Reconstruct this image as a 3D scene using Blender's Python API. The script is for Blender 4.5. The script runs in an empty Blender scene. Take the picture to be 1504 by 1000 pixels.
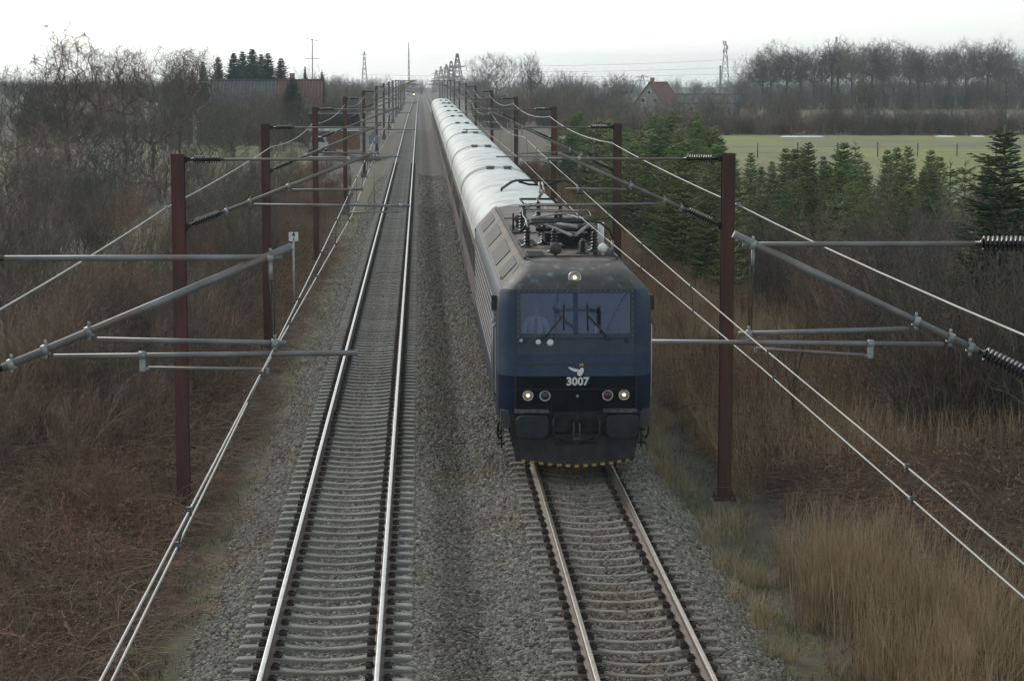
import bpy, bmesh, math, random
import numpy as np
from mathutils import Vector, Matrix, Euler

R = math.radians
scene = bpy.context.scene
COL = scene.collection

# ------------------------------------------------------------------ camera
FPX, CAM_H, PITCH, YAW = 3293.6, 7.752, 0.11945, 0.04084      # focal length in pixels of a 1504 px wide frame
cam_data = bpy.data.cameras.new('camera')
cam_data.sensor_width = 36.0
cam_data.lens = FPX / 1504.0 * 36.0
cam_data.clip_start = 0.5
cam_data.clip_end = 9000
cam = bpy.data.objects.new('camera', cam_data)
COL.objects.link(cam)
cam.location = (0, 0, CAM_H)
cam.rotation_euler = (math.pi / 2 - PITCH, 0, -YAW)
scene.camera = cam

# ------------------------------------------------------------------ sky, sun, exposure
SUN_EL, SUN_AZ = R(28), R(-30)          # azimuth measured from +Y towards +X
world = bpy.data.worlds.new('World')
scene.world = world
world.use_nodes = True
wn = world.node_tree
bg = wn.nodes['Background']
sky = wn.nodes.new('ShaderNodeTexSky')
sky.sky_type = 'NISHITA'
sky.sun_disc = False
sky.sun_elevation = SUN_EL
sky.sun_rotation = SUN_AZ
sky.altitude = 20
sky.air_density = 1.0
sky.dust_density = 1.5
sky.ozone_density = 1.2
hsv = wn.nodes.new('ShaderNodeHueSaturation')       # thin high cloud takes most of the colour out
hsv.inputs['Saturation'].default_value = 0.30
veil = wn.nodes.new('ShaderNodeMix'); veil.data_type = 'RGBA'
veil.inputs['Factor'].default_value = 0.35
veil.inputs['B'].default_value = (6.2, 7.4, 7.7, 1)    # even, pale cloud veil over the whole sky
wn.links.new(sky.outputs[0], hsv.inputs['Color'])
wn.links.new(hsv.outputs[0], veil.inputs['A'])
wn.links.new(veil.outputs['Result'], bg.inputs['Color'])
bg.inputs['Strength'].default_value = 0.126

sun_data = bpy.data.lights.new('sun', 'SUN')
sun_data.energy = 1.35
sun_data.angle = R(14)
sun_data.color = (1.0, 0.90, 0.77)
sun = bpy.data.objects.new('sun', sun_data)
COL.objects.link(sun)
sd = Vector((math.sin(SUN_AZ) * math.cos(SUN_EL), math.cos(SUN_AZ) * math.cos(SUN_EL), math.sin(SUN_EL)))
sun.rotation_euler = sd.to_track_quat('Z', 'Y').to_euler()
sun.location = (-40, 60, 60)

vs = scene.view_settings
vs.view_transform = 'Standard'
vs.look = 'None'
vs.exposure = 0.32
vs.gamma = 1.0
vs.use_curve_mapping = False
cy = scene.cycles
cy.use_denoising = True
cy.denoiser = 'OPENIMAGEDENOISE'
cy.denoising_input_passes = 'RGB_ALBEDO_NORMAL'
cy.denoising_prefilter = 'ACCURATE'
cy.max_bounces = 5
cy.diffuse_bounces = 3
cy.glossy_bounces = 3
cy.transmission_bounces = 4
cy.volume_bounces = 2
cy.transparent_max_bounces = 16
cy.use_adaptive_sampling = True

# ------------------------------------------------------------------ helpers
def ray(px, py):
    a = (px - 752) / FPX; b = -(py - 500) / FPX
    cp, sp = math.cos(PITCH), math.sin(PITCH)
    fw = cp + sp * b; up = -sp + cp * b
    c, s = math.cos(YAW), math.sin(YAW)
    return (c * a + s * fw, -s * a + c * fw, up)
def gx(px, Y, py=200):
    r = ray(px, py); return r[0] * Y / r[1]
def hz(py, Y, px=752):
    r = ray(px, py); return CAM_H + r[2] * Y / r[1]
def zdown(Y):                       # the plain falls away very gently beyond the houses
    return -0.005 * max(0.0, Y - 400.0)

def setp(o, label=None, cat=None, group=None, kind=None):
    if label: o['label'] = label
    if cat: o['category'] = cat
    if group: o['group'] = group
    if kind: o['kind'] = kind
    return o
def thing(name, loc, label, cat, group=None, rz=0.0):
    o = bpy.data.objects.new(name, None)
    COL.objects.link(o)
    o.location = loc
    o.rotation_euler = (0, 0, rz)
    o.empty_display_size = 0.2
    return setp(o, label, cat, group)
def link(name, me, mat=None, parent=None, loc=(0, 0, 0), rz=0.0):
    o = bpy.data.objects.new(name, me)
    COL.objects.link(o)
    o.location = loc
    if rz: o.rotation_euler = (0, 0, rz)
    if mat is not None and len(me.materials) == 0:
        me.materials.append(mat)
    if parent is not None: o.parent = parent
    return o
def copy_tree(o, parent=None):
    c = o.copy()
    COL.objects.link(c)
    c.parent = parent
    for ch in list(o.children):
        copy_tree(ch, c)
    return c

def np_mesh(name, verts, quads, smooth=False, matidx=None):
    me = bpy.data.meshes.new(name)
    verts = np.asarray(verts, dtype=np.float32)
    quads = np.asarray(quads, dtype=np.int32)
    k = quads.shape[1]
    me.vertices.add(len(verts)); me.vertices.foreach_set('co', verts.ravel())
    me.loops.add(quads.size); me.loops.foreach_set('vertex_index', quads.ravel())
    me.polygons.add(len(quads))
    me.polygons.foreach_set('loop_start', np.arange(0, quads.size, k, dtype=np.int32))
    me.polygons.foreach_set('loop_total', np.full(len(quads), k, dtype=np.int32))
    if smooth: me.polygons.foreach_set('use_smooth', np.ones(len(quads), dtype=bool))
    if matidx is not None: me.polygons.foreach_set('material_index', np.asarray(matidx, dtype=np.int32))
    me.update(calc_edges=True)
    return me

def tube_arrays(P0, P1, R0, R1, n=3):
    """independent tapered prisms, vectorised"""
    P0 = np.asarray(P0, float); P1 = np.asarray(P1, float)
    R0 = np.asarray(R0, float); R1 = np.asarray(R1, float)
    d = P1 - P0
    L = np.linalg.norm(d, axis=1, keepdims=True); L[L == 0] = 1
    d = d / L
    ref = np.where(np.abs(d[:, 2:3]) > 0.9, np.array([[1.0, 0, 0]]), np.array([[0, 0, 1.0]]))
    a = np.cross(d, ref); a /= np.linalg.norm(a, axis=1, keepdims=True)
    b = np.cross(d, a)
    N = len(P0)
    V = np.zeros((N, 2 * n, 3))
    for i in range(n):
        t = 2 * math.pi * i / n
        off = math.cos(t) * a + math.sin(t) * b
        V[:, i] = P0 + off * R0[:, None]
        V[:, n + i] = P1 + off * R1[:, None]
    base = (np.arange(N) * 2 * n)[:, None, None]
    q = np.array([[i, (i + 1) % n, n + (i + 1) % n, n + i] for i in range(n)])[None]
    return V.reshape(-1, 3), (base + q).reshape(-1, 4)

class MB:
    def __init__(self): self.v = []; self.f = []; self.sm = []
    def add(self, vs, fs, smooth=False):
        b = len(self.v)
        self.v += [tuple(p) for p in vs]
        self.f += [tuple(i + b for i in f) for f in fs]
        self.sm += [smooth] * len(fs)
        return self
    def box(self, c, s, rot=None):
        hx, hy, hz_ = s[0] / 2, s[1] / 2, s[2] / 2
        pts = [Vector((x * hx, y * hy, z * hz_)) for x in (-1, 1) for y in (-1, 1) for z in (-1, 1)]
        if rot is not None:
            m = Euler(rot).to_matrix(); pts = [m @ p for p in pts]
        c = Vector(c)
        return self.add([p + c for p in pts], [(0, 1, 3, 2), (4, 6, 7, 5), (0, 4, 5, 1), (2, 3, 7, 6), (0, 2, 6, 4), (1, 5, 7, 3)])
    def tube(self, p0, p1, r0, r1=None, n=8, caps=True):
        if r1 is None: r1 = r0
        p0 = Vector(p0); p1 = Vector(p1); d = (p1 - p0).normalized()
        ref = Vector((0, 0, 1)) if abs(d.z) < 0.9 else Vector((1, 0, 0))
        a = d.cross(ref).normalized(); b = d.cross(a)
        vs = []
        for p, r in ((p0, r0), (p1, r1)):
            for i in range(n):
                t = 2 * math.pi * i / n
                vs.append(p + (a * math.cos(t) + b * math.sin(t)) * r)
        self.add(vs, [(i, n + i, n + (i + 1) % n, (i + 1) % n) for i in range(n)], True)
        if caps: self.add(vs, [tuple(range(n)), tuple(reversed(range(n, 2 * n)))])
        return self
    def path(self, pts, r, n=6):
        pts = [Vector(p) for p in pts]
        rs = r if isinstance(r, (list, tuple)) else [r] * len(pts)
        vs = []
        prev = None
        for k, p in enumerate(pts):
            d = (pts[min(k + 1, len(pts) - 1)] - pts[max(k - 1, 0)]).normalized()
            ref = Vector((0, 0, 1)) if abs(d.z) < 0.95 else Vector((1, 0, 0))
            a = d.cross(ref).normalized()
            if prev is not None and a.dot(prev) < 0: a = -a
            prev = a
            b = d.cross(a)
            for i in range(n):
                t = 2 * math.pi * i / n
                vs.append(p + (a * math.cos(t) + b * math.sin(t)) * rs[k])
        fs = []
        for k in range(len(pts) - 1):
            for i in range(n):
                fs.append((k * n + i, (k + 1) * n + i, (k + 1) * n + (i + 1) % n, k * n + (i + 1) % n))
        self.add(vs, fs, True)
        self.add(vs, [tuple(range(n)), tuple(reversed(range((len(pts) - 1) * n, len(pts) * n)))])
        return self
    def lathe(self, p0, axis, prof, n=12, smooth=True):
        """prof: list of (distance along axis, radius)"""
        p0 = Vector(p0); d = Vector(axis).normalized()
        ref = Vector((0, 0, 1)) if abs(d.z) < 0.9 else Vector((1, 0, 0))
        a = d.cross(ref).normalized(); b = d.cross(a)
        vs = []
        for t, r in prof:
            for i in range(n):
                w = 2 * math.pi * i / n
                vs.append(p0 + d * t + (a * math.cos(w) + b * math.sin(w)) * r)
        fs = []
        for k in range(len(prof) - 1):
            for i in range(n):
                fs.append((k * n + i, (k + 1) * n + i, (k + 1) * n + (i + 1) % n, k * n + (i + 1) % n))
        self.add(vs, fs, smooth)
        m = len(prof)
        self.add(vs, [tuple(range(n)), tuple(reversed(range((m - 1) * n, m * n)))])
        return self
    def prism(self, poly, axis, lo, hi):
        """poly: 2D points in the plane normal to axis ('x','y','z'), extruded lo..hi"""
        def mk(p, t):
            if axis == 'y': return (p[0], t, p[1])
            if axis == 'x': return (t, p[0], p[1])
            return (p[0], p[1], t)
        n = len(poly)
        vs = [mk(p, lo) for p in poly] + [mk(p, hi) for p in poly]
        fs = [(i, (i + 1) % n, n + (i + 1) % n, n + i) for i in range(n)] + [tuple(reversed(range(n))), tuple(range(n, 2 * n))]
        return self.add(vs, fs)
    def mesh(self, name):
        me = bpy.data.meshes.new(name)
        me.from_pydata(self.v, [], self.f)
        me.polygons.foreach_set('use_smooth', self.sm)
        me.update()
        bm = bmesh.new(); bm.from_mesh(me)
        bmesh.ops.remove_doubles(bm, verts=bm.verts, dist=1e-6)
        bmesh.ops.recalc_face_normals(bm, faces=bm.faces)
        bm.to_mesh(me); bm.free()
        return me
    def build(self, name, mat, parent=None, loc=(0, 0, 0), rz=0.0):
        return link(name, self.mesh(name), mat, parent, loc, rz)

# ------------------------------------------------------------------ materials
def mat(name, c1, c2=None, scale=4.0, rough=0.8, metal=0.0, bump=0.0, bscale=None, rnd=0.0, stretch=None, detail=5, lo=0.35, hi=0.65, spec=0.5, c3=None, s3=0.6, t3=0.62):
    m = bpy.data.materials.new(name)
    m.use_nodes = True
    nt = m.node_tree; N = nt.nodes; Lk = nt.links
    bs = N['Principled BSDF']
    bs.inputs['Roughness'].default_value = rough
    bs.inputs['Metallic'].default_value = metal
    bs.inputs['Specular IOR Level'].default_value = spec
    tc = N.new('ShaderNodeTexCoord')
    src = tc.outputs['Object']
    if stretch:
        mp = N.new('ShaderNodeMapping'); mp.inputs['Scale'].default_value = stretch
        Lk.new(src, mp.inputs['Vector']); src = mp.outputs[0]
    c1 = tuple(c1) + (1,)
    c2 = tuple(c2) + (1,) if c2 else c1
    no = N.new('ShaderNodeTexNoise'); no.inputs['Scale'].default_value = scale; no.inputs['Detail'].default_value = detail
    Lk.new(src, no.inputs['Vector'])
    cr = N.new('ShaderNodeValToRGB')
    cr.color_ramp.elements[0].position = lo; cr.color_ramp.elements[0].color = c1
    cr.color_ramp.elements[1].position = hi; cr.color_ramp.elements[1].color = c2
    Lk.new(no.outputs['Fac'], cr.inputs['Fac'])
    out = cr.outputs['Color']
    if c3:
        n3 = N.new('ShaderNodeTexNoise'); n3.inputs['Scale'].default_value = s3; n3.inputs['Detail'].default_value = 4
        Lk.new(src, n3.inputs['Vector'])
        r3 = N.new('ShaderNodeValToRGB')
        r3.color_ramp.elements[0].position = t3 - 0.07; r3.color_ramp.elements[0].color = (0, 0, 0, 1)
        r3.color_ramp.elements[1].position = t3 + 0.07; r3.color_ramp.elements[1].color = (1, 1, 1, 1)
        Lk.new(n3.outputs['Fac'], r3.inputs['Fac'])
        mx = N.new('ShaderNodeMix'); mx.data_type = 'RGBA'
        Lk.new(r3.outputs['Color'], mx.inputs['Factor']); Lk.new(out, mx.inputs['A'])
        mx.inputs['B'].default_value = tuple(c3) + (1,)
        out = mx.outputs['Result']
    if rnd:
        oi = N.new('ShaderNodeObjectInfo')
        mr = N.new('ShaderNodeMapRange'); mr.inputs['To Min'].default_value = 1 - rnd; mr.inputs['To Max'].default_value = 1 + rnd
        Lk.new(oi.outputs['Random'], mr.inputs['Value'])
        hs = N.new('ShaderNodeHueSaturation')
        Lk.new(mr.outputs[0], hs.inputs['Value']); Lk.new(out, hs.inputs['Color'])
        out = hs.outputs[0]
    Lk.new(out, bs.inputs['Base Color'])
    if bump:
        nb = N.new('ShaderNodeTexNoise'); nb.inputs['Scale'].default_value = bscale or scale * 4; nb.inputs['Detail'].default_value = 6
        Lk.new(src, nb.inputs['Vector'])
        bp = N.new('ShaderNodeBump'); bp.inputs['Strength'].default_value = bump; bp.inputs['Distance'].default_value = 0.05
        Lk.new(nb.outputs['Fac'], bp.inputs['Height']); Lk.new(bp.outputs[0], bs.inputs['Normal'])
    return m
def emit(name, col, strength):
    m = bpy.data.materials.new(name); m.use_nodes = True
    bs = m.node_tree.nodes['Principled BSDF']
    bs.inputs['Base Color'].default_value = (0.8, 0.7, 0.5, 1)
    bs.inputs['Emission Color'].default_value = tuple(col) + (1,)
    bs.inputs['Emission Strength'].default_value = strength
    return m
def glass(name, tint, gloss, fac, rough=0.03):
    m = bpy.data.materials.new(name); m.use_nodes = True
    nt = m.node_tree; nt.nodes.remove(nt.nodes['Principled BSDF'])
    tr = nt.nodes.new('ShaderNodeBsdfTransparent'); tr.inputs[0].default_value = tuple(tint) + (1,)
    gl = nt.nodes.new('ShaderNodeBsdfGlossy'); gl.inputs[0].default_value = tuple(gloss) + (1,); gl.inputs['Roughness'].default_value = rough
    mx = nt.nodes.new('ShaderNodeMixShader'); mx.inputs[0].default_value = fac
    nt.links.new(tr.outputs[0], mx.inputs[1]); nt.links.new(gl.outputs[0], mx.inputs[2])
    nt.links.new(mx.outputs[0], nt.nodes['Material Output'].inputs['Surface'])
    return m

M = {}
M['ballast_bed'] = mat('ballast_bed', (0.038, 0.034, 0.028), (0.155, 0.14, 0.115), 16, 0.95, bump=1.0, bscale=18, lo=.38, hi=.62)
def dirt(nt, col):
    # oil and mud stains: the strip between the tracks and the four-foot of the right track
    N = nt.nodes; L = nt.links
    ge = N.new('ShaderNodeNewGeometry'); sp = N.new('ShaderNodeSeparateXYZ'); L.new(ge.outputs['Position'], sp.inputs[0])
    no = N.new('ShaderNodeTexNoise'); no.inputs['Scale'].default_value = .9; no.inputs['Detail'].default_value = 4; L.new(ge.outputs['Position'], no.inputs['Vector'])
    def ma(op, a, b):
        m_ = N.new('ShaderNodeMath'); m_.operation = op
        for i, v in enumerate((a, b)):
            if isinstance(v, (int, float)): m_.inputs[i].default_value = v
            else: L.new(v, m_.inputs[i])
        return m_.outputs[0]
    x = ma('ADD', sp.outputs['X'], ma('MULTIPLY', ma('SUBTRACT', no.outputs['Fac'], .5), .7))
    def band(c, w):
        d = ma('ABSOLUTE', ma('SUBTRACT', x, c), 0)
        r = N.new('ShaderNodeMapRange'); r.inputs['From Min'].default_value = w; r.inputs['From Max'].default_value = w * .45; L.new(d, r.inputs['Value'])
        return r.outputs[0]
    f1 = ma('MULTIPLY', band(.55, .50), .50); f2 = ma('MULTIPLY', band(XR_, .85), .28)
    m1 = N.new('ShaderNodeMix'); m1.data_type = 'RGBA'; m1.blend_type = 'MULTIPLY'; L.new(f1, m1.inputs['Factor']); L.new(col, m1.inputs['A']); m1.inputs['B'].default_value = (.30, .27, .24, 1)
    m2 = N.new('ShaderNodeMix'); m2.data_type = 'RGBA'; m2.blend_type = 'MULTIPLY'; L.new(f2, m2.inputs['Factor']); L.new(m1.outputs['Result'], m2.inputs['A']); m2.inputs['B'].default_value = (.75, .55, .40, 1)
    n2 = N.new('ShaderNodeTexNoise'); n2.inputs['Scale'].default_value = .35; n2.inputs['Detail'].default_value = 3; L.new(ge.outputs['Position'], n2.inputs['Vector'])
    r2 = N.new('ShaderNodeMapRange'); r2.inputs['From Min'].default_value = .5; r2.inputs['From Max'].default_value = .7; r2.inputs['To Max'].default_value = .6; L.new(n2.outputs['Fac'], r2.inputs['Value'])
    m3 = N.new('ShaderNodeMix'); m3.data_type = 'RGBA'; m3.blend_type = 'MULTIPLY'; L.new(r2.outputs[0], m3.inputs['Factor']); L.new(m2.outputs['Result'], m3.inputs['A']); m3.inputs['B'].default_value = (1.0, .80, .60, 1)
    return m3.outputs['Result']
XR_ = 3.0
def stone_mat():
    m = bpy.data.materials.new('ballast_stone'); m.use_nodes = True
    nt = m.node_tree; bs = nt.nodes['Principled BSDF']; bs.inputs['Roughness'].default_value = .9
    oi = nt.nodes.new('ShaderNodeObjectInfo'); cr = nt.nodes.new('ShaderNodeValToRGB')
    el = cr.color_ramp.elements
    cols = [(0.0, (.07, .062, .052)), (.18, (.13, .115, .092)), (.36, (.20, .18, .15)), (.52, (.165, .132, .098)), (.68, (.26, .24, .20)), (.84, (.19, .19, .18)), (1.0, (.36, .33, .28))]
    el[0].position, el[0].color = cols[0][0], cols[0][1] + (1,); el[1].position, el[1].color = cols[-1][0], cols[-1][1] + (1,)
    for p, c in cols[1:-1]:
        e = el.new(p); e.color = c + (1,)
    nt.links.new(oi.outputs['Random'], cr.inputs['Fac'])
    out = dirt(nt, cr.outputs['Color'])
    nt.links.new(out, bs.inputs['Base Color'])
    return m
M['stone'] = stone_mat()
_bn = M['ballast_bed'].node_tree; _bs = _bn.nodes['Principled BSDF']
_bn.links.new(dirt(_bn, _bs.inputs['Base Color'].links[0].from_socket), _bs.inputs['Base Color'])
M['concrete'] = mat('concrete', (0.165, 0.155, 0.14), (0.255, 0.245, 0.225), 5, 0.85, bump=0.25, rnd=0.18, c3=(0.13, 0.11, 0.09), s3=2.5, t3=0.60)
M['dark_concrete'] = mat('dark_concrete', (0.13, 0.115, 0.10), (0.20, 0.18, 0.16), 3, 0.9, bump=0.15, rnd=0.15)
M['rail_side'] = mat('rail_side', (0.085, 0.06, 0.048), (0.14, 0.105, 0.085), 2, 0.75)
M['rail_top'] = mat('rail_top', (0.38, 0.38, 0.38), (0.48, 0.48, 0.48), 3, 0.36, metal=1.0)
M['rail_top_dull'] = mat('rail_top_dull', (0.36, 0.30, 0.25), (0.48, 0.42, 0.36), 3, 0.36, metal=1.0)
M['clip'] = mat('clip', (0.03, 0.02, 0.016), (0.06, 0.04, 0.03), 9, 0.8)
M['pad'] = mat('rail_pad', (0.2, 0.19, 0.18), (0.28, 0.27, 0.25), 9, 0.8)
M['rust'] = mat('red_oxide_steel', (0.055, 0.016, 0.011), (0.10, 0.030, 0.019), 2.0, 0.75, bump=0.15, bscale=30, rnd=0.15, c3=(0.045, 0.024, 0.019), s3=1.6, t3=0.55, stretch=(5, 5, .35))
M['galv'] = mat('galvanised_tube', (0.14, 0.15, 0.15), (0.225, 0.235, 0.23), 3, 0.5, metal=0.3, c3=(0.17, 0.14, 0.12), s3=1.2, t3=0.58)
M['galv_brown'] = mat('weathered_tube', (0.14, 0.12, 0.105), (0.2, 0.18, 0.165), 3, 0.6, metal=0.2)
M['fitting'] = mat('fitting', (0.2, 0.22, 0.225), (0.34, 0.36, 0.36), 10, 0.5, metal=0.3)
M['insulator'] = mat('insulator', (0.012, 0.011, 0.011), (0.03, 0.027, 0.026), 5, 0.18)
M['wire'] = mat('wire', (0.24, 0.255, 0.25), (0.33, 0.345, 0.34), 1, 0.55, metal=0.3)
M['wire_dark'] = mat('wire_dark', (0.05, 0.05, 0.05), (0.08, 0.08, 0.08), 1, 0.6)
M['white'] = mat('white_paint', (0.66, 0.66, 0.64), (0.78, 0.78, 0.76), 6, 0.6)
M['black'] = mat('black_paint', (0.012, 0.012, 0.013), (0.025, 0.025, 0.026), 5, 0.5)
M['steel_post'] = mat('grey_post', (0.3, 0.31, 0.31), (0.4, 0.41, 0.41), 5, 0.6)
# locomotive
M['loco_blue'] = mat('loco_blue', (0.014, 0.034, 0.072), (0.023, 0.049, 0.098), 3, 0.5, spec=0.3, c3=(0.032, 0.05, 0.078), s3=2.2, t3=0.56)
M['loco_dirty'] = mat('loco_dirty_blue', (0.020, 0.032, 0.052), (0.034, 0.048, 0.075), 4, 0.6)
M['loco_black'] = mat('loco_black', (0.005, 0.007, 0.009), (0.010, 0.012, 0.015), 3, 0.6, spec=0.12)
M['loco_navy'] = mat('loco_navy', (0.007, 0.015, 0.036), (0.011, 0.021, 0.05), 3, 0.5, spec=0.2)
M['loco_brow'] = mat('loco_brow', (0.045, 0.042, 0.04), (0.075, 0.07, 0.066), 4, 0.65, c3=(0.12, 0.19, 0.27), s3=5.0, t3=0.655)
M['loco_roof'] = mat('loco_roof', (0.085, 0.07, 0.058), (0.15, 0.128, 0.11), 2.5, 0.8, stretch=(1, 0.4, 1))
M['loco_grille'] = mat('loco_grille', (0.035, 0.038, 0.036), (0.06, 0.062, 0.06), 8, 0.8)
M['loco_side'] = mat('loco_side', (0.035, 0.032, 0.036), (0.06, 0.055, 0.058), 3, 0.6)
M['bolt'] = mat('bolt', (0.10, 0.10, 0.10), (0.18, 0.18, 0.17), 6, 0.6)
M['rib'] = mat('rib', (0.22, 0.22, 0.23), (0.3, 0.3, 0.31), 3, 0.5)
M['under'] = mat('underframe', (0.014, 0.014, 0.015), (0.034, 0.032, 0.031), 5, 0.85, spec=0.2)
M['buffer'] = mat('buffer_face', (0.016, 0.02, 0.025), (0.030, 0.035, 0.041), 4, 0.6, spec=0.2)
M['plough'] = mat('plough', (0.022, 0.021, 0.021), (0.042, 0.04, 0.038), 4, 0.8, spec=0.2)
M['beam_dust'] = mat('beam_dust', (0.04, 0.045, 0.047), (0.11, 0.113, 0.11), 9, 0.8)
M['yellow'] = mat('yellow_paint', (0.30, 0.17, 0.03), (0.5, 0.31, 0.05), 14, 0.7)
M['silver'] = mat('silver_ring', (0.35, 0.35, 0.35), (0.5, 0.5, 0.5), 6, 0.35, metal=0.6)
M['lamp_on'] = emit('headlamp_lit', (1.0, 0.66, 0.34), 5.0)
M['reflector'] = mat('reflector', (0.35, 0.3, 0.24), (0.5, 0.44, 0.36), 12, 0.3, metal=0.5)
M['lamp_red'] = mat('tail_lamp', (0.07, 0.012, 0.018), (0.10, 0.02, 0.025), 8, 0.25)
M['lamp_off'] = mat('lamp_dark', (0.02, 0.018, 0.02), (0.035, 0.03, 0.033), 8, 0.25)
M['screen'] = glass('windscreen', (0.44, 0.48, 0.62), (0.42, 0.50, 0.72), 0.11)
M['cab_in'] = mat('cab_interior', (0.09, 0.10, 0.15), (0.14, 0.15, 0.21), 2, 0.8)
M['red_bar'] = mat('wiper_red', (0.045, 0.012, 0.016), (0.07, 0.016, 0.022), 6, 0.5)
M['red_brown'] = mat('red_brown', (0.12, 0.05, 0.045), (0.2, 0.09, 0.08), 6, 0.6)
M['crown_gold'] = mat('crown_gold', (0.35, 0.2, 0.1), (0.45, 0.28, 0.14), 6, 0.5)
M['horn_brown'] = mat('horn_brown', (0.04, 0.033, 0.028), (0.07, 0.058, 0.048), 12, 0.8)
M['panto'] = mat('panto_tube', (0.28, 0.28, 0.27), (0.42, 0.42, 0.4), 6, 0.45, metal=0.4)
# carriages
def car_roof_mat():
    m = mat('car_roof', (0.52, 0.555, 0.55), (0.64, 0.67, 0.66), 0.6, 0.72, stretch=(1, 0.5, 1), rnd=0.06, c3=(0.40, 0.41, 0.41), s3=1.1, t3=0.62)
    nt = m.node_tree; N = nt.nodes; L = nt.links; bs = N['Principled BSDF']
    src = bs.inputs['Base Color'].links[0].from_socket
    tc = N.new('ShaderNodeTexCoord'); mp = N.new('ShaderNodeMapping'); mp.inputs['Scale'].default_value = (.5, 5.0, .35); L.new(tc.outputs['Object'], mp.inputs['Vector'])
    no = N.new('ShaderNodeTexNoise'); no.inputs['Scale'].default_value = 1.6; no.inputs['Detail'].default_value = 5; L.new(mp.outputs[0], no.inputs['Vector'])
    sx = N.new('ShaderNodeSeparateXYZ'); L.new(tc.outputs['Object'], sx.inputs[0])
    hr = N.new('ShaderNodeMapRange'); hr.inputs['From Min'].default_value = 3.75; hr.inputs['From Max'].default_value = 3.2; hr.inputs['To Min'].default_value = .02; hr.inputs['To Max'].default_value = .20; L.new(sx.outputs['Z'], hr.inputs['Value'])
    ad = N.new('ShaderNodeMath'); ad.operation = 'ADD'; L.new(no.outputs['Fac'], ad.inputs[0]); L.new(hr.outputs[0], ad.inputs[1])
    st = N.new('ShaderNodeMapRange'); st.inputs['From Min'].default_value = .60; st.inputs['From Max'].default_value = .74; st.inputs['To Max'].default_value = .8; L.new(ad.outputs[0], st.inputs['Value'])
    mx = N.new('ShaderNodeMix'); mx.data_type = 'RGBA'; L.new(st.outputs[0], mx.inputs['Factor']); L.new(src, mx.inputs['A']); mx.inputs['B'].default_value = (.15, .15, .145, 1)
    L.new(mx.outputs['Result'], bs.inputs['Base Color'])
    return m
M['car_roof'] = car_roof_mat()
M['car_seam'] = mat('car_seam', (0.33, 0.34, 0.335), (0.42, 0.43, 0.42), 3, 0.7)
M['car_red'] = mat('car_red', (0.06, 0.03, 0.031), (0.095, 0.048, 0.048), 2, 0.6)
M['car_grime'] = mat('car_grime', (0.06, 0.055, 0.05), (0.11, 0.10, 0.09), 3, 0.8)
M['car_window'] = mat('car_window', (0.012, 0.014, 0.016), (0.025, 0.028, 0.03), 2, 0.08)
M['vent'] = mat('vent', (0.13, 0.125, 0.12), (0.2, 0.195, 0.19), 8, 0.7)
# vegetation
M['bark'] = mat('bark', (0.065, 0.056, 0.044), (0.115, 0.10, 0.078), 6, 0.9, rnd=0.25)
M['bark_grey'] = mat('bark_grey', (0.10, 0.088, 0.075), (0.155, 0.138, 0.118), 6, 0.9, rnd=0.2)
M['bark_birch'] = mat('bark_birch', (0.35, 0.33, 0.30), (0.5, 0.47, 0.43), 5, 0.8, c3=(0.06, 0.05, 0.045), s3=6, t3=0.6)
M['twig_birch'] = mat('twig_birch', (0.105, 0.062, 0.055), (0.155, 0.10, 0.085), 5, 0.9)
M['twig_red'] = mat('twig_red', (0.115, 0.058, 0.040), (0.24, 0.14, 0.098), 2.5, 0.9, rnd=0.45)
M['twig_orange'] = mat('twig_orange', (0.14, 0.056, 0.026), (0.25, 0.115, 0.055), 2.5, 0.9, rnd=0.4)
M['twig_brown'] = mat('twig_brown', (0.105, 0.070, 0.047), (0.24, 0.17, 0.118), 2.5, 0.9, rnd=0.45)
M['twig_olive'] = mat('twig_olive', (0.062, 0.060, 0.032), (0.14, 0.13, 0.072), 2.5, 0.9, rnd=0.3)
M['reed'] = mat('reed', (0.29, 0.195, 0.105), (0.48, 0.36, 0.22), 2.5, 0.85, rnd=0.2)
M['grass_dry'] = mat('grass_dry', (0.28, 0.22, 0.12), (0.42, 0.34, 0.20), 2, 0.85)
M['grass_brown'] = mat('grass_brown', (0.15, 0.098, 0.06), (0.26, 0.18, 0.11), 1.5, 0.85)
M['leaf_dead'] = mat('leaf_dead', (0.13, 0.058, 0.030), (0.20, 0.105, 0.055), 2.0, 0.85, rnd=0.3)
M['fir'] = mat('fir_needles', (0.048, 0.088, 0.022), (0.15, 0.20, 0.048), 2.2, 0.75, rnd=0.4)
M['fir_light'] = mat('fir_needles_light', (0.070, 0.095, 0.026), (0.19, 0.205, 0.070), 2.2, 0.75, rnd=0.35)
M['fir_big'] = mat('fir_needles_big', (0.028, 0.055, 0.020), (0.075, 0.11, 0.038), 2.0, 0.75)
M['fir_dark'] = mat('fir_needles_dark', (0.022, 0.042, 0.022), (0.055, 0.085, 0.038), 1.5, 0.75, rnd=0.2)
M['leader'] = mat('fir_leader', (0.16, 0.14, 0.09), (0.24, 0.21, 0.14), 4, 0.85)
M['verge_grass'] = mat('verge_grass', (0.075, 0.078, 0.026), (0.18, 0.145, 0.065), 1.6, 0.9)
M['moss'] = mat('moss', (0.052, 0.062, 0.018), (0.105, 0.10, 0.038), 2.6, 0.95, bump=0.8, bscale=9, c3=(0.075, 0.060, 0.044), s3=0.9, t3=0.50)
M['soil'] = mat('soil', (0.062, 0.050, 0.038), (0.115, 0.090, 0.066), 0.7, 0.95, bump=0.8, bscale=5, c3=(0.085, 0.085, 0.045), s3=0.12, t3=0.55)
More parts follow.
